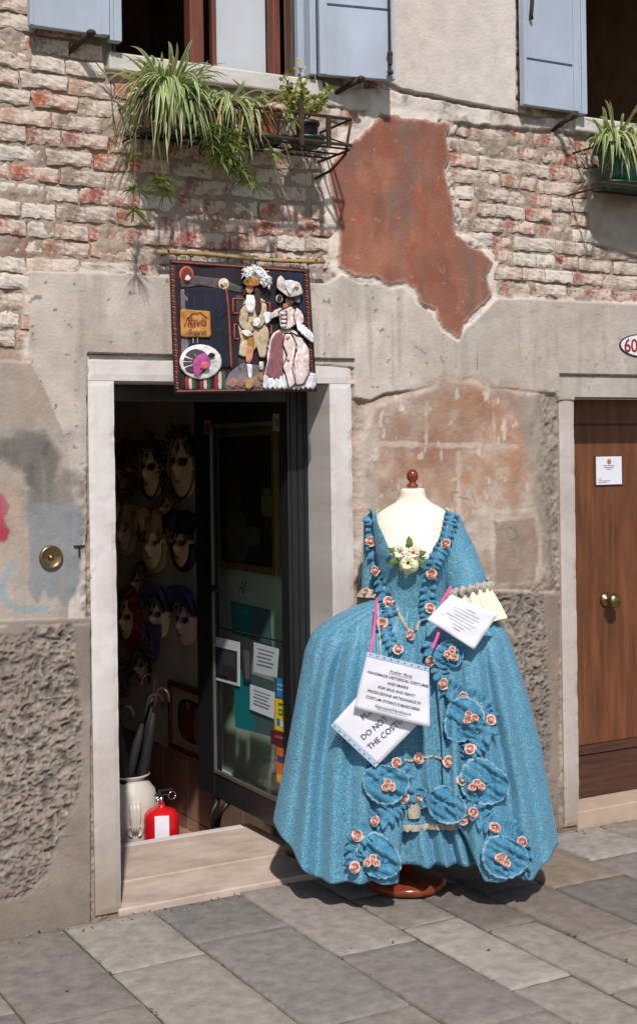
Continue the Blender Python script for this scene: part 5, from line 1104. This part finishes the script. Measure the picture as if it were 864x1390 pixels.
for pts_, dep, wid in (([(497, 838), (488, 930), (478, 1030), (470, 1190)], .020, .018), ([(470, 850), (452, 930), (437, 1040), (432, 1190)], .050, .020), ([(440, 862), (420, 960), (404, 1080), (396, 1150)], .024, .018), ([(520, 900), (512, 1000), (505, 1190)], .022, .012),
                       ([(622, 870), (628, 980), (632, 1190)], .030, .014), ([(652, 850), (668, 960), (690, 1080), (700, 1190)], .045, .018), ([(680, 860), (700, 970), (722, 1080), (733, 1150)], .026, .014), ([(598, 880), (606, 960), (612, 1190)], .026, .010)):
    q_ = [DP(a_, b_, .20) for a_, b_ in pts_]; VALLEYS.append(([q[1] for q in q_][::-1], [q[0] for q in q_][::-1], dep, wid))
def valley(u, z):
    r = 0.
    for zs_, us_, dep, wid in VALLEYS:
        if z > zs_[-1]+.02: continue
        if z <= zs_[0]: uu = us_[0]
        else:
            uu = us_[-1]
            for k in range(len(zs_)-1):
                if zs_[k] <= z <= zs_[k+1]: uu = us_[k]+(us_[k+1]-us_[k])*(z-zs_[k])/(zs_[k+1]-zs_[k]); break
        d = (u-uu)/(wid*(1+.8*max(0, .9-z))); fade = min(1, max(.0, (zs_[-1]+.02-z)/.25))
        r -= dep*fade*(math.exp(-d*d)-.45*math.exp(-((abs(d)-2.0)/1.1)**2))
    return r
def n0s(x, s):
    q = x+s*37.7+500; i = math.floor(q); t = q-i; t = t*t*(3-2*t); a = _N[(i*7) & 4095]; b = _N[((i+1)*7) & 4095]; return (a+(b-a)*t)*2-1
def skirt(a, t, scale=1., amp=1., seed=1, freq=3.2):
    w, s = math.cos(a), math.sin(a); l, r = uL(t), uR(t); uc, hf = (l+r)/2, (r-l)/2
    V_ = (vF(t) if s > 0 else vB(t))
    aa = abs(w)**.86*math.copysign(1, w)
    u = uc+hf*aa*scale; v = V_*math.copysign(abs(s)**.64, s)*scale
    zs_ = zR(t) if w > 0 else zL(t); rise = abs(w)**2.4*(1-t)+t*max(0, (abs(aa)-(.66 if w < 0 else .80))/(.34 if w < 0 else .20)); z = zC(t)+(zs_-zC(t))*rise
    A_ = amp*float(np.interp(t, [0, .12, .3, 1], [.004, .010, .014, .028]))
    q_ = a+.16*t*math.sin(a*3+1)+.05*math.sin(t*5+a*2)
    f_ = min(1.2, abs(n0s(q_*3.1+.5*t, seed))*1.5)-.5+.35*n0s(q_*7.3+1.1*t, seed+5)+.10*n1(q_*14+2*t, seed+9)
    if t < .3: f_ = f_*(t/.3)+(1-t/.3)*math.sin(a*26+4*n1(a*2, seed+8))*.6
    f_ -= .05
    side = abs(w)**5
    u += A_*f_*w*(1-side); v += A_*f_*(.25+abs(s))*math.copysign(1, s)
    z += .010*n1(a*2.2, seed+3)*t
    if s > 0 and amp > 0: v += valley(u, z)*(1-side)*min(1, s*2.5)
    return L3(u, v, z)
EL = [(862, 549), (930, 545), (1000, 541), (1060, 547), (1100, 547), (1150, 543), (1190, 540)]
ER = [(862, 578), (930, 592), (1000, 600), (1060, 602), (1100, 616), (1150, 640), (1190, 660)]
def edge_angle(tab, t):
    z = zC(t); v = vF(t)
    py = 608-(z-1.735)*FPX/5.12; px = np.interp(py, [e[0] for e in tab], [e[1] for e in tab]); u = DP(px, py, v)[0]
    l, r = uL(t), uR(t); w = (u-(l+r)/2)/((r-l)/2); w = max(-.95, min(.95, w)); return math.acos(math.copysign(abs(w)**(1/.86), w))
nA_, nT = 300, 90
V = []
for j in range(nT):
    t = (j/(nT-1))**.85; aR, aL = edge_angle(ER, t), edge_angle(EL, t); span = 2*PI-(aL-aR)
    for i in range(nA_):
        s_ = i/(nA_-1); a = aR-s_*span; p = skirt(a, t); 
        e = min(s_, 1-s_)
        if e < .012: p = p+vd*(-.012*(1-e/.012))
        V.append(p)
Fc = [(j*nA_+i, (j+1)*nA_+i, (j+1)*nA_+i+1, j*nA_+i+1) for j in range(nT-1) for i in range(nA_-1)]
over_g = (V, Fc); sk = obj('overskirt', over_g, M_dress, dr, True, solid=.003)
# petticoat: gathered front, two tiers
def petti(s_, t, scale, seed, amp, tmax):
    t2 = .02+t*(tmax-.02); a = edge_angle(ER, t2)-.30+s_*(edge_angle(EL, t2)-edge_angle(ER, t2)+.60)
    p = skirt(a, t2, scale, 0, seed); g = amp*(.3+.7*t)
    return p+vd*(g*(math.sin(s_*31+2.5*n1(s_*5, seed))*.7+.8*n1(s_*12, seed+2)))+Vector((0, 0, .004*math.sin(s_*31)))
low_g = grid(130, 60, lambda s_, t: petti(s_, t, .72, 21, .030, .955)); lo = obj('petticoat', low_g, M_dress, dr, True, solid=.003)
up_g = grid(130, 60, lambda s_, t: petti(s_, t, .80, 33, .018, .80)); up_ = obj('petticoat_flounce', up_g, M_dress, dr, True, solid=.003)
hem = [Vector(up_g[0][59*130+i]) for i in range(130)]
V = []; Fc = []
for i, p in enumerate(hem):
    for k, (dz, dv) in enumerate(((.012, .004), (.002, .007+.002*math.sin(i)), (-.012, .006+.004*math.sin(i*.9)))): V.append(p+Vector((0, 0, dz+.002*math.sin(i*1.3)*(k == 2)))+vd*dv)
for i in range(129):
    for k in range(2): Fc.append((i*3+k, i*3+k+1, (i+1)*3+k+1, (i+1)*3+k))
obj('lace_hem', (V, Fc), M_lace, up_, True)
# bodice
def ztop(a):
    if math.sin(a) < -.05: return 1.478
    uu = abs(math.cos(a)); return 1.316+.167*max(0., min(1., (uu-.50)/.46))**.85
def zbot(a):
    if math.sin(a) <= 0: return 1.10
    return 1.105-.085*max(0, 1-abs(math.cos(a))/.62)
NB = 120
def bod(i, j):
    a = 2*PI*i/NB; t = j/39; z = zbot(a)+(ztop(a)-zbot(a))*t
    return torso(a, z, .009+.0016*math.sin(z*90+a*3)*(1-t)*.8+(.014*(1-t)**3 if math.sin(a) > 0 else 0))
V = [bod(i, j) for j in range(40) for i in range(NB)]; Fc = [(j*NB+i, j*NB+(i+1) % NB, (j+1)*NB+(i+1) % NB, (j+1)*NB+i) for j in range(39) for i in range(NB)]
bod_g = (V, Fc); bo = obj('bodice', bod_g, M_dress, dr, True, solid=.003)
top_ = [Vector(V[39*NB+i]) for i in range(NB)]
V2 = []; Fc2 = []
for i in range(NB*2):
    p = top_[i//2] if i % 2 == 0 else (top_[i//2]+top_[(i//2+1) % NB])/2; c_ = L3(UC, 0, p.z); d = (c_-p).normalized()
    for k, (dd, dz) in enumerate(((-.003, -.006), (.002, .005), (.006+.003*math.sin(i*1.9), .014+.003*math.sin(i*1.3)))): V2.append(p+d*dd+Vector((0, 0, dz)))
for i in range(NB*2):
    for k in range(2): j = (i+1) % (NB*2); Fc2.append((i*3+k, j*3+k, j*3+k+1, i*3+k+1))
obj('neck_lace', (V2, Fc2), M_creamlace, bo, True)
# sleeves
def sleeve(top, bot, v0, v1, r0, r1, seed):
    (ut, zt_), (ub, zb_) = DP(*top, v0), DP(*bot, v1); A_ = L3(ut, v0, zt_); B_ = L3(ub, v1, zb_); ax = (B_-A_).normalized(); sx_ = ax.cross(vd).normalized(); sy_ = sx_.cross(ax)
    def f(q, t):
        a = 2*PI*q; r = (r0+(r1-r0)*t)*(min(1, .15+t*9)**.5)*(1+.05*n1(a*1.5+t*2, seed)+.03*math.sin(a*3+t*9)); return A_+(B_-A_)*t+(sx_*math.cos(a)*r+sy_*math.sin(a)*r*.9)
    return grid(56, 36, f, True), A_, B_, sx_, sy_, ax
sl_g, *_a = sleeve((508, 698), (504, 802), -.055, -.035, .040, .038, 3); obj('sleeve', sl_g, M_dress, dr, True, solid=.003)
sr_g, A_, B_, sx_, sy_, ax = sleeve((607, 700), (636, 800), -.02, .03, .046, .080, 4); srr = obj('sleeve', sr_g, M_dress, dr, True, solid=.003)
def cuff(q, t):
    a = 2*PI*q; r = .074+.020*t**.8+.007*math.sin(a*13+t*2)*t+.004*math.sin(a*31)*t; return B_+ax*(-.012+.125*t)+Vector((0, 0, -.03*t*t))+ud*.02*t+Vector((0, 0, 0))+(sx_*math.cos(a)*r+sy_*math.sin(a)*r*.85)
cf = obj('lace_cuff', grid(150, 16, cuff, True), M_creamlace, dr, True)
def cuffhead(q, t):
    a = 2*PI*q; r = .082+.014*math.sin(t*PI)+.007*math.sin(a*17); return B_+ax*(-.012+.034*t+.006*math.sin(a*17+1))+(sx_*math.cos(a)*r+sy_*math.sin(a)*r*.9)
obj('cuff_heading', grid(150, 6, cuffhead, True), M_lace, dr, True)
A2, B2, s2x, s2y, ax2 = _a
def cuff2(q, t):
    a = 2*PI*q; r = .040+.016*t+.005*math.sin(a*11)*t; return B2+ax2*(-.01+.035*t)+(s2x*math.cos(a)*r+s2y*math.sin(a)*r)
obj('lace_cuff', grid(100, 8, cuff2, True), M_lace, dr, True)

# everything sewn on is laid against the cloth
allg = join(over_g, low_g, up_g, bod_g, sl_g, sr_g, torso_g)
bvh = BVHTree.FromPolygons([Vector(v) for v in allg[0]], allg[1])
def hit(px, py):
    r = ray(px, py).normalized(); loc, nrm, idx, d = bvh.ray_cast(CAM, r)
    if loc is None: return None, None
    if nrm.dot(r) > 0: nrm = -nrm
    return loc, (nrm*.5-r*.5).normalized()
def path3(pts, step=.0035):
    raw = []
    for i in range(len(pts)-1):
        a, b = Vector(pts[i]), Vector(pts[i+1]); n_ = max(1, int((b-a).length/2))
        for k in range(n_):
            l, n = hit(*(a+(b-a)*k/n_))
            if l is not None: raw.append((l, n))
    # smooth out jumps between layers, keep the outer one
    for _ in range(3): raw = [raw[0]]+[((raw[i-1][0]+raw[i][0]*2+raw[i+1][0])/4, (raw[i-1][1]+raw[i][1]+raw[i+1][1]).normalized()) for i in range(1, len(raw)-1)]+[raw[-1]]
    out = []; 
    for i in range(len(raw)-1):
        n_ = max(1, int((raw[i+1][0]-raw[i][0]).length/step))
        for k in range(n_): t = k/n_; out.append((raw[i][0].lerp(raw[i+1][0], t), raw[i][1].lerp(raw[i+1][1], t)))
    return out
def ruffle(pts, w=.036, seed=0, lace=.013, parent=dr):
    P_ = path3(pts); V = []; Fc = []; N = len(P_); rs = random.Random(seed); ph = rs.uniform(0, 9); cols = 9
    LV = []; LF = []
    for i, (p, n) in enumerate(P_):
        t = (P_[min(i+2, N-1)][0]-P_[max(i-2, 0)][0]).normalized(); s_ = n.cross(t).normalized(); x = i*.0035
        for k in range(cols):
            q = k/(cols-1)*2-1; ed_ = abs(q); wob = math.sin(x*390+ph+2.0*math.sin(x*61+ph)+(2.2 if q > 0 else 0)); wo2 = math.sin(x*610+ph*2+q*2)
            V.append(p+s_*(q*w/2*(1+.22*wob*ed_+.1*math.sin(x*60)))+n*(.006+.021*ed_*(.45+.55*wob)+.006*(1-ed_)+.004*wo2*ed_)+t*(.005*wob*ed_))
        m_ = .0035*math.sin(x*90)+.0015*math.sin(x*420)
        for k in (-1, -.3, .3, 1): LV.append(p+s_*(m_+k*lace/2*(1+.25*math.sin(x*900+k)))+n*(.0125+.002*math.sin(x*700+k*2)-.003*abs(k)))
    for i in range(N-1):
        for k in range(cols-1): Fc.append((i*cols+k, i*cols+k+1, (i+1)*cols+k+1, (i+1)*cols+k))
        for k in range(3): LF.append((i*4+k, i*4+k+1, (i+1)*4+k+1, (i+1)*4+k))
    r_ = obj('ruffle', (V, Fc), M_dress2, parent, True, solid=.0015); obj('lace_braid', (LV, LF), M_lace, r_, True, solid=.001)
ruffle([(511, 691), (506, 706), (505, 737), (510, 760), (515, 780), (522, 800), (527, 818), (531, 842)], .054, 1)
ruffle([(612, 693), (607, 714), (600, 738), (588, 762), (583, 780), (580, 800), (579, 822), (582, 846)], .054, 2)
ruffle([(519, 836), (521, 852), (528, 868), (538, 885)], .052, 3)
ruffle([(586, 866), (588, 880), (592, 900), (597, 920), (612, 938), (634, 946), (652, 955), (662, 972), (661, 990), (652, 1004), (640, 1018), (633, 1036), (631, 1058), (637, 1080), (645, 1100), (655, 1113), (672, 1122), (694, 1126), (708, 1138), (713, 1158), (711, 1176), (702, 1186)], .066, 4)
ruffle([(533, 1036), (545, 1050), (548, 1068), (541, 1086), (528, 1104), (512, 1117), (496, 1127), (486, 1140), (482, 1158), (484, 1178)], .066, 5)
def braid(pts, w, name='lace_braid', m_=None, d=.008):
    P_ = path3(pts); V = []; Fc = []; N = len(P_)
    for i, (p, n) in enumerate(P_):
        t = (P_[min(i+2, N-1)][0]-P_[max(i-2, 0)][0]).normalized(); s_ = n.cross(t).normalized(); x = i*.0035
        for k in (-1, -.3, .3, 1): V.append(p+s_*(k*w/2*(1+.3*math.sin(x*500+k)))+n*(d+.003*math.sin(x*420+k*2)-.003*abs(k)))
    for i in range(N-1):
        for k in range(3): Fc.append((i*4+k, i*4+k+1, (i+1)*4+k+1, (i+1)*4+k))
    obj(name, (V, Fc), m_ or M_lace, dr, True, solid=.001)
braid([(535, 820), (541, 834), (549, 848), (557, 861)], .016); braid([(576, 824), (572, 838), (567, 850), (563, 861)], .016)
braid([(548, 1031), (556, 1034), (569, 1030), (580, 1028), (590, 1026)], .010); braid([(590, 1027), (597, 1029), (606, 1034)], .010)
# gathered rosettes
ROS = {}
def rosette(px, py, r, seed, open_=.5):
    p, n = hit(px, py)
    if p is None: return
    vs_m = []
    for k in range(10):
        h_, _n = hit(px+r*.8*math.cos(k*.628), py+r*.8*math.sin(k*.628))
        if h_ is not None: vs_m.append((h_-p).dot(vd))
    vs_m = sorted(vs_m); p = p+vd*max(0, min(.05, vs_m[-3] if len(vs_m) > 3 else 0)); ROS[(px, py)] = p
    rs = random.Random(seed); n = (n*.35+vd*.65).normalized(); ex = n.cross(Vector((0, 0, 1))).normalized(); ey = n.cross(ex)
    R_m = r*1.08/FPX*5.1; ph = rs.uniform(0, 6); off = Vector((rs.uniform(-.3, .3), rs.uniform(-.3, .3)))
    gd = rs.uniform(0, 2*PI); gc = Vector((math.cos(gd), math.sin(gd)))*R_m*.42
    def f(q, t):
        a = 2*PI*q; R1 = R_m*(1+.09*math.sin(a*2+ph)+.05*math.sin(a*3+ph*2)+.02*math.sin(a*17)); ox, oy = R1*math.cos(a), R1*math.sin(a); x_ = gc.x+(ox-gc.x)*t; y_ = gc.y+(oy-gc.y)*t
        far = (Vector((ox, oy))-gc).length/R_m
        zf = .007+.015*math.sin(min(1, t)*PI)**.7*(.5+.6*far)+.020*(n1(x_*42+seed, 3)+n1(y_*48+x_*30+seed, 5))*math.sin(t*PI)**.5+.0035*math.sin(a*7+ph)*(1-t)**.7*t*3+.014*t**6*(.7+.5*math.sin(a*3+ph))
        return p+ex*x_+ey*y_+n*zf
    o = obj('rosette', grid(72, 14, f, True), M_dress2, dr, True, solid=.002)
    # scalloped pale edging
    V = []; Fc = []; N = 120
    for i in range(N):
        q = i/N; a_ = Vector(f(q, .91)); b_ = Vector(f(q, .99)); on = 1+.02*math.sin(i*2*PI/N*24)
        V += [a_+n*.0035, (a_+b_)/2+n*.0055, p+(b_-p)*on+n*.003]
    for i in range(N):
        j = (i+1) % N
        for k in range(2): Fc.append((i*3+k, i*3+k+1, j*3+k+1, j*3+k))
    obj('stitched_edge', (V, Fc), M_stitch, o, True)
for k, (a, b, r) in enumerate([(523, 1064, 27), (514, 1160, 28), (628, 973, 27), (655, 1060, 30), (606, 1090, 24), (682, 1162, 28), (608, 888, 19), (566, 1082, 14)]): rosette(a, b, r, 60+k)
# rosebuds
def rose_mesh(seed):
    rs = random.Random(seed); gs = [ball((0, 0, .004), (.006, .006, .007), 10, 6)]
    for k in range(13):
        a0 = k*2.399+rs.uniform(-.2, .2); lay = k/13; R_ = .0035+.0100*lay; h0 = .017-.010*lay; w_ = 1.0+.35*lay
        def f(q, t): a = a0+(q-.5)*w_*1.7; r = R_*(.62+.50*t+.16*math.sin(t*PI))+.0022*lay*t**3; return (r*math.cos(a), r*math.sin(a), -.002+(h0+.002)*t+.0022*math.sin(q*PI)-.006*t**4*lay+.001*math.sin(q*11+k))
        gs.append(grid(8, 5, f))
    me = bpy.data.meshes.new('rose'); g_ = join(*gs); me.from_pydata([tuple(v) for v in g_[0]], [], g_[1]); me.shade_smooth(); me.materials.append(M_rose); return me
RM = [rose_mesh(k) for k in range(5)]
def leaf_me():
    V = []; Fc = []
    for s_ in (0, 2.3):
        for i in range(6):
            t = i/5; w_ = .007*math.sin(PI*min(1, t*1.0+.08)); c_ = (math.cos(s_)*(.010+.018*t), math.sin(s_)*(.010+.018*t), .003+.004*math.sin(t*3)); nx_, ny_ = -math.sin(s_), math.cos(s_)
            V += [(c_[0]+nx_*w_, c_[1]+ny_*w_, c_[2]+.002), c_, (c_[0]-nx_*w_, c_[1]-ny_*w_, c_[2]+.002)]
    for b in (0, 18):
        for i in range(5):
            for k in range(2): Fc.append((b+i*3+k, b+i*3+k+1, b+(i+1)*3+k+1, b+(i+1)*3+k))
    me = bpy.data.meshes.new('rose_leaf'); me.from_pydata(V, [], Fc); me.materials.append(M_dull); me.shade_smooth(); return me
LM = leaf_me(); rs = random.Random(17)
def rose(px, py, sc=1., d=.012, parent=dr, nrm=None):
    p, n = hit(px, py)
    if nrm is not None and n is not None:
        n = nrm; kk = min(ROS, key=lambda q: (q[0]-px)**2+(q[1]-py)**2); p = p+vd*max(0, (ROS[kk]-p).dot(vd)+.012)
    if p is None: p = L3(*DP(px, py, 0)[:1], 0, DP(px, py, 0)[1]); n = vd
    n = (n+Vector((rs.uniform(-.25, .25), rs.uniform(-.25, .25), rs.uniform(-.2, .3)))).normalized(); Q = n.to_track_quat('Z', 'Y').to_matrix().to_4x4()
    M = Matrix.Translation(p+n*d) @ Q @ Matrix.Rotation(rs.uniform(0, 6), 4, 'Z') @ Matrix.Diagonal((sc*rs.uniform(.92, 1.1), sc*rs.uniform(.95, 1.1), sc, 1))
    o = place('rose', rs.choice(RM), M, parent); lf = bpy.data.objects.new('rose_leaf', LM); COL.objects.link(lf); lf.rotation_mode = 'QUATERNION'
    M2 = Matrix.Translation(p+n*(d-.004)) @ Q @ Matrix.Rotation(rs.uniform(0, 6), 4, 'Z') @ Matrix.Scale(.8, 4); l, r, s_ = M2.decompose(); lf.location = l; lf.rotation_quaternion = r; lf.scale = s_; adopt(lf, o)
for (a, b) in [(504, 737), (514, 775), (526, 819), (519, 845), (539, 885), (601, 737), (584, 778), (583, 828), (562, 862), (588, 900), (607, 931), (634, 946), (663, 980), (638, 1019), (569, 1029), (605, 1033), (534, 1035), (544, 1083), (563, 1083), (624, 1061), (645, 1101), (629, 1113), (673, 1122), (712, 1144), (712, 1178), (514, 1117), (487, 1133), (485, 1179)]: rose(a, b, 1.38, .018)
for (a, b) in [(526, 1064), (636, 971), (646, 1064), (683, 1163), (506, 1165), (613, 887)]:
    for k in range(3): q = k*2.1+rs.uniform(0, 1); rose(a+4.8*math.cos(q), b+4.8*math.sin(q), .95, .024, nrm=vd)
rose(497, 803, .95, .01); rose(646, 800, .95, .012)
# small pouch under the centre rosette
p, n = hit(562, 1100); obj('pouch', xf(grid(20, 10, lambda q, t: ((.020+.008*math.sin(t*PI*.8))*math.cos(2*PI*q)*(1+.08*math.sin(q*40)), (.012+.004*t)*math.sin(2*PI*q), .030-.055*t), True), Matrix.Translation(p+vd*.012)), M_lace, dr, True)
# corsage on the neckline
cg = []
p0, n0_ = hit(553, 756); p0 = p0+n0_*.02
def petal_flower(c, r, n_, seed, mt):
    rs2 = random.Random(seed); gs = []
    Q = (vd+Vector((rs2.uniform(-.3, .3), rs2.uniform(-.3, .3), .25))).normalized().to_track_quat('Z', 'Y').to_matrix().to_4x4()
    for k in range(n_):
        lay = k/n_; a0 = k*2.399
        def f(q, t): a = a0+(q-.5)*(1.0+.3*math.sin(k)); rr = r*(.12+lay*.35+t*(.45+.2*lay)); return (rr*math.cos(a)*(1-.10*abs(q-.5)*t), rr*math.sin(a), r*(.55-.5*lay)*(.6+.6*t)-r*.35*t*t*lay+r*.05*math.sin(q*9+k))
        gs.append(grid(7, 5, f))
    obj('silk_flower', xf(join(*gs), Matrix.Translation(c) @ Q), mt, dr, True, solid=.0008)
M_fw = mat('white_silk', lin(240, 232, 216), .7, var=.06, vscale=60); M_fg = mat('lime_silk', lin(232, 232, 194), .7, var=.1, vscale=60); M_fp = mat('blush_silk', lin(244, 216, 198), .7, var=.08, vscale=60)
petal_flower(p0+ud*-.026+Vector((0, 0, .018)), .036, 26, 1, M_fw); petal_flower(p0+ud*.020+Vector((0, 0, .014)), .036, 26, 2, M_fp); petal_flower(p0+ud*.002+vd*.012+Vector((0, 0, -.024)), .038, 30, 3, M_fg)
def bigleaf(c, d, L, w_):
    d = Vector(d).normalized(); s_ = d.cross(vd).normalized(); V = []; Fc = []
    for i in range(8):
        t = i/7; ww = w_*math.sin(PI*min(1, t*.93+.05))**.8*(1+.12*math.sin(i*2.9)); q = c+d*(L*t)+vd*(.010*math.sin(t*2.4)); V += [q+s_*ww+vd*.004, q, q-s_*ww+vd*.004]
    for i in range(7):
        for k in range(2): Fc.append((i*3+k, i*3+k+1, (i+1)*3+k+1, (i+1)*3+k))
    obj('silk_leaf', (V, Fc), M_silkleaf, dr, True, solid=.001)
for (a, b, dx, dz, L) in ((-.02, .01, -1, .45, .062), (-.02, -.005, -1, -.25, .056), (.01, .03, -.1, 1, .052), (.0, .03, .3, 1, .040), (.02, .008, 1, .25, .052), (.02, -.008, 1, -.35, .050), (-.01, -.03, -.6, -.8, .034), (.015, -.03, .7, -.9, .034)):
    bigleaf(p0+ud*a+Vector((0, 0, b)), ud*dx+Vector((0, 0, dz)), L, .013)

# ============================================================ PAPER SIGNS ON THE DRESS
def card(name, label, cat, pts, v, mt=M_paper, sleeve_=True, curl=.004):
    q = [L3(DP(a, b, v_)[0], v_, DP(a, b, v_)[1]) for (a, b), v_ in zip(pts, v)]; cen = sum(q, Vector())/4
    t = thing(name, label, cat, cen); nn = (q[1]-q[0]).cross(q[3]-q[0]).normalized()
    if nn.dot(vd) < 0: nn = -nn
    def S2(u, w): return q[0]*(1-u)*(1-w)+q[1]*u*(1-w)+q[2]*u*w+q[3]*(1-u)*w+nn*(curl*(math.sin(u*3.2+.4)+.5*math.sin(w*4.1+u*2))+.0012*math.sin(u*9+w*13))
    obj('sheet', grid(16, 14, lambda u, w: S2(u, w)-nn*.001), mt, t, True, solid=.0008)
    def put(txt, u, w, size, mt_=M_ink, shear=0, rot=0, bold=0., spacing=1.):
        o_ = S2(u, w)+nn*.0012; ex = S2(u+.02, w)-S2(u-.02, w); ey = S2(u, w-.02)-S2(u, w+.02)
        me = text_mesh(txt, size, mt_, 'CENTER', shear, spacing, bold); M = frame4(o_, ex, ey) @ Matrix.Rotation(rot, 4, 'Z')
        for vtx in me.vertices:     # follow the sheet's curl
            g = M @ vtx.co; du, dw = u, w
            for _ in range(6):
                s3 = S2(du, dw); e_ = g-s3; au = (S2(du+.01, dw)-s3)*100; aw = (S2(du, dw+.01)-s3)*100
                A2_, B2_, C2_, D2_, E2_ = au.dot(au), au.dot(aw), aw.dot(aw), e_.dot(au), e_.dot(aw); det = A2_*C2_-B2_*B2_
                du += (D2_*C2_-E2_*B2_)/det; dw += (E2_*A2_-D2_*B2_)/det
            vtx.co = S2(du, dw)+nn*.0014
        me.update(); o = bpy.data.objects.new('print', me); link(o, t)
    return t, S2, nn, put, q
def strip(t, S2, nn, w0, w1, holes=True, edge='top'):
    f = (lambda a, b: S2(a, b)) if edge == 'top' else (lambda a, b: S2(b, a))
    obj('punched_strip', grid(20, 3, lambda u, w: f(u, w0+(w1-w0)*w)+nn*.0012), M_plastic, t, True)
    if holes:
        gs = []
        for k in range(9):
            u = .06+.88*k/8; c = f(u, (w0+w1)/2)+nn*.002; gs.append(([c+ (ud*math.cos(a)+Vector((0, 0, math.sin(a))))*.0035 for a in [i*PI/4 for i in range(8)]], [tuple(range(8))]))
        obj('punch_holes', join(*gs), mat('hole_blue', lin(60, 130, 170), .6, bump=0), t)  # flat blue discs stand for the punched holes
# lower card
t2, S2b, nnb, put2, _ = card('paper_sign', 'tilted white paper sign with large dark lettering half covered by the notice above it', 'sign', [(451, 982), (497, 932), (566, 984), (512, 1039)], [.315, .315, .318, .322], curl=.005)
strip(t2, S2b, nnb, -.055, .03, True, 'side')
# written along the direction from lower left to upper right
def diag(txt, a, b, size):
    p_ = L3(DP(a, b, .322)[0], .322, DP(a, b, .322)[1]); me = text_mesh(txt, size, M_ink, 'LEFT', 0, 1.); ex = L3(DP(a+30, b-25, .322)[0], .322, DP(a+30, b-25, .322)[1])-p_
    M = frame4(p_+vd*.008, ex, vd.cross(ex)); 
    me.transform(M); 
    iv = []
    for vtx in me.vertices:
        g = vtx.co; best = min(((S2b(i/12, j/12)-g).cross(vd).length, i, j) for i in range(13) for j in range(13)); s3 = S2b(best[1]/12, best[2]/12); vtx.co = g+vd*((s3-g).dot(vd)+.0028)
    o = bpy.data.objects.new('print', me); link(o, t2)
diag('PLEASE', 493, 978, .030); diag('DO NOT TOUCH', 493, 1005, .030); diag('THE COSTUMES', 502, 1018, .030)
# main card
t1, S2a, nna, put1, _ = card('paper_sign', 'white printed notice in a punched plastic sleeve hanging at the front of the blue dress', 'sign', [(498, 886), (582, 907), (583, 988), (480, 962)], [.345, .345, .352, .348], curl=.004)
strip(t1, S2a, nna, -.02, .055)
for txt, u, w, sz, sh in (('Atelier flavia', .56, .235, .0170, .25), ('HANDMADE HISTORICAL COSTUMES', .525, .335, .0138, 0), ('AND MASKS', .535, .445, .0142, 0), ('FOR SALE AND RENT!', .525, .550, .0142, 0), ('PRODUZIONE ARTIGIANALE DI', .50, .655, .0142, 0), ('COSTUMI STORICI E MASCHERE!', .49, .765, .0140, 0), ('Fabricant/Handwork', .50, .885, .0165, .25)): put1(txt, u, w, sz, shear=sh, bold=.00025 if sh == 0 else 0)
for w, a, b in ((.252, .38, .74), (.905, .30, .70)): obj('underline', tube([S2a(a+(b-a)*k/8, w)+nna*.002 for k in range(9)], .0005, 4), M_ink, t1)
# upper right card
t3, S2c, nnc, put3, _ = card('paper_sign', 'blank-backed white card with faint small print tilted over the lace sleeve cuff', 'sign', [(612, 807), (675, 835), (643, 882), (579, 841)], [.225, .215, .245, .25], curl=.003)
t3['label'] = 'white card with faint small print tilted over the lace cuff of the right sleeve'
M_faint = mat('faint_ink', lin(150, 152, 176), .8, bump=0)
for k in range(8):
    w = .20+.085*k; a, b = [(.42, .62), (.22, .74), (.22, .78), (.30, .72), (.18, .80), (.28, .74), (.40, .64), (.45, .60)][k]; P_ = []
    for i in range(60):
        s_ = i/59; P_.append(S2c(a+(b-a)*s_, w+.012*math.sin(i*2.1)*math.sin(i*.7))+nnc*.0018)
    obj('print', tube(P_, .0006, 4), M_faint, t3)
# ribbons
def ribbon(name, label, pts, w=.005):
    V = []; Fc = []
    Q = [L3(DP(a, b, v)[0], v, DP(a, b, v)[1]) for a, b, v in pts]; R2 = []
    for i in range(len(Q)-1):
        for k in range(5): R2.append(Q[i].lerp(Q[i+1], k/5))
    R2.append(Q[-1])
    for i, p in enumerate(R2):
        t = (R2[min(i+1, len(R2)-1)]-R2[max(i-1, 0)]).normalized(); s_ = t.cross(vd).normalized(); V += [p-s_*w/2+vd*.001*math.sin(i), p+s_*w/2]
    for i in range(len(R2)-1): Fc.append((i*2, i*2+1, i*2+3, i*2+2))
    o = obj(name, (V, Fc), M_pink, None, True, solid=.001); tag(o, label, 'ribbon')
ribbon('pink_ribbon', 'bright pink ribbon holding up the printed notice at the waist', [(511, 811, .16), (509, 840, .26), (505, 870, .315), (502, 889, .335), (508, 893, .35)], .010)
ribbon('pink_ribbon', 'bright pink ribbon above and behind the tilted card near the sleeve', [(612, 796, .16), (606, 806, .17), (600, 816, .19), (598, 840, .21), (594, 862, .235), (587, 880, .28)], .011)
obj('white_cord', tube([L3(DP(a, b, v)[0], v, DP(a, b, v)[1]) for a, b, v in ((512, 812, .15), (514, 850, .27), (517, 890, .33))], .0015, 5), M_creamlace, t1, True)
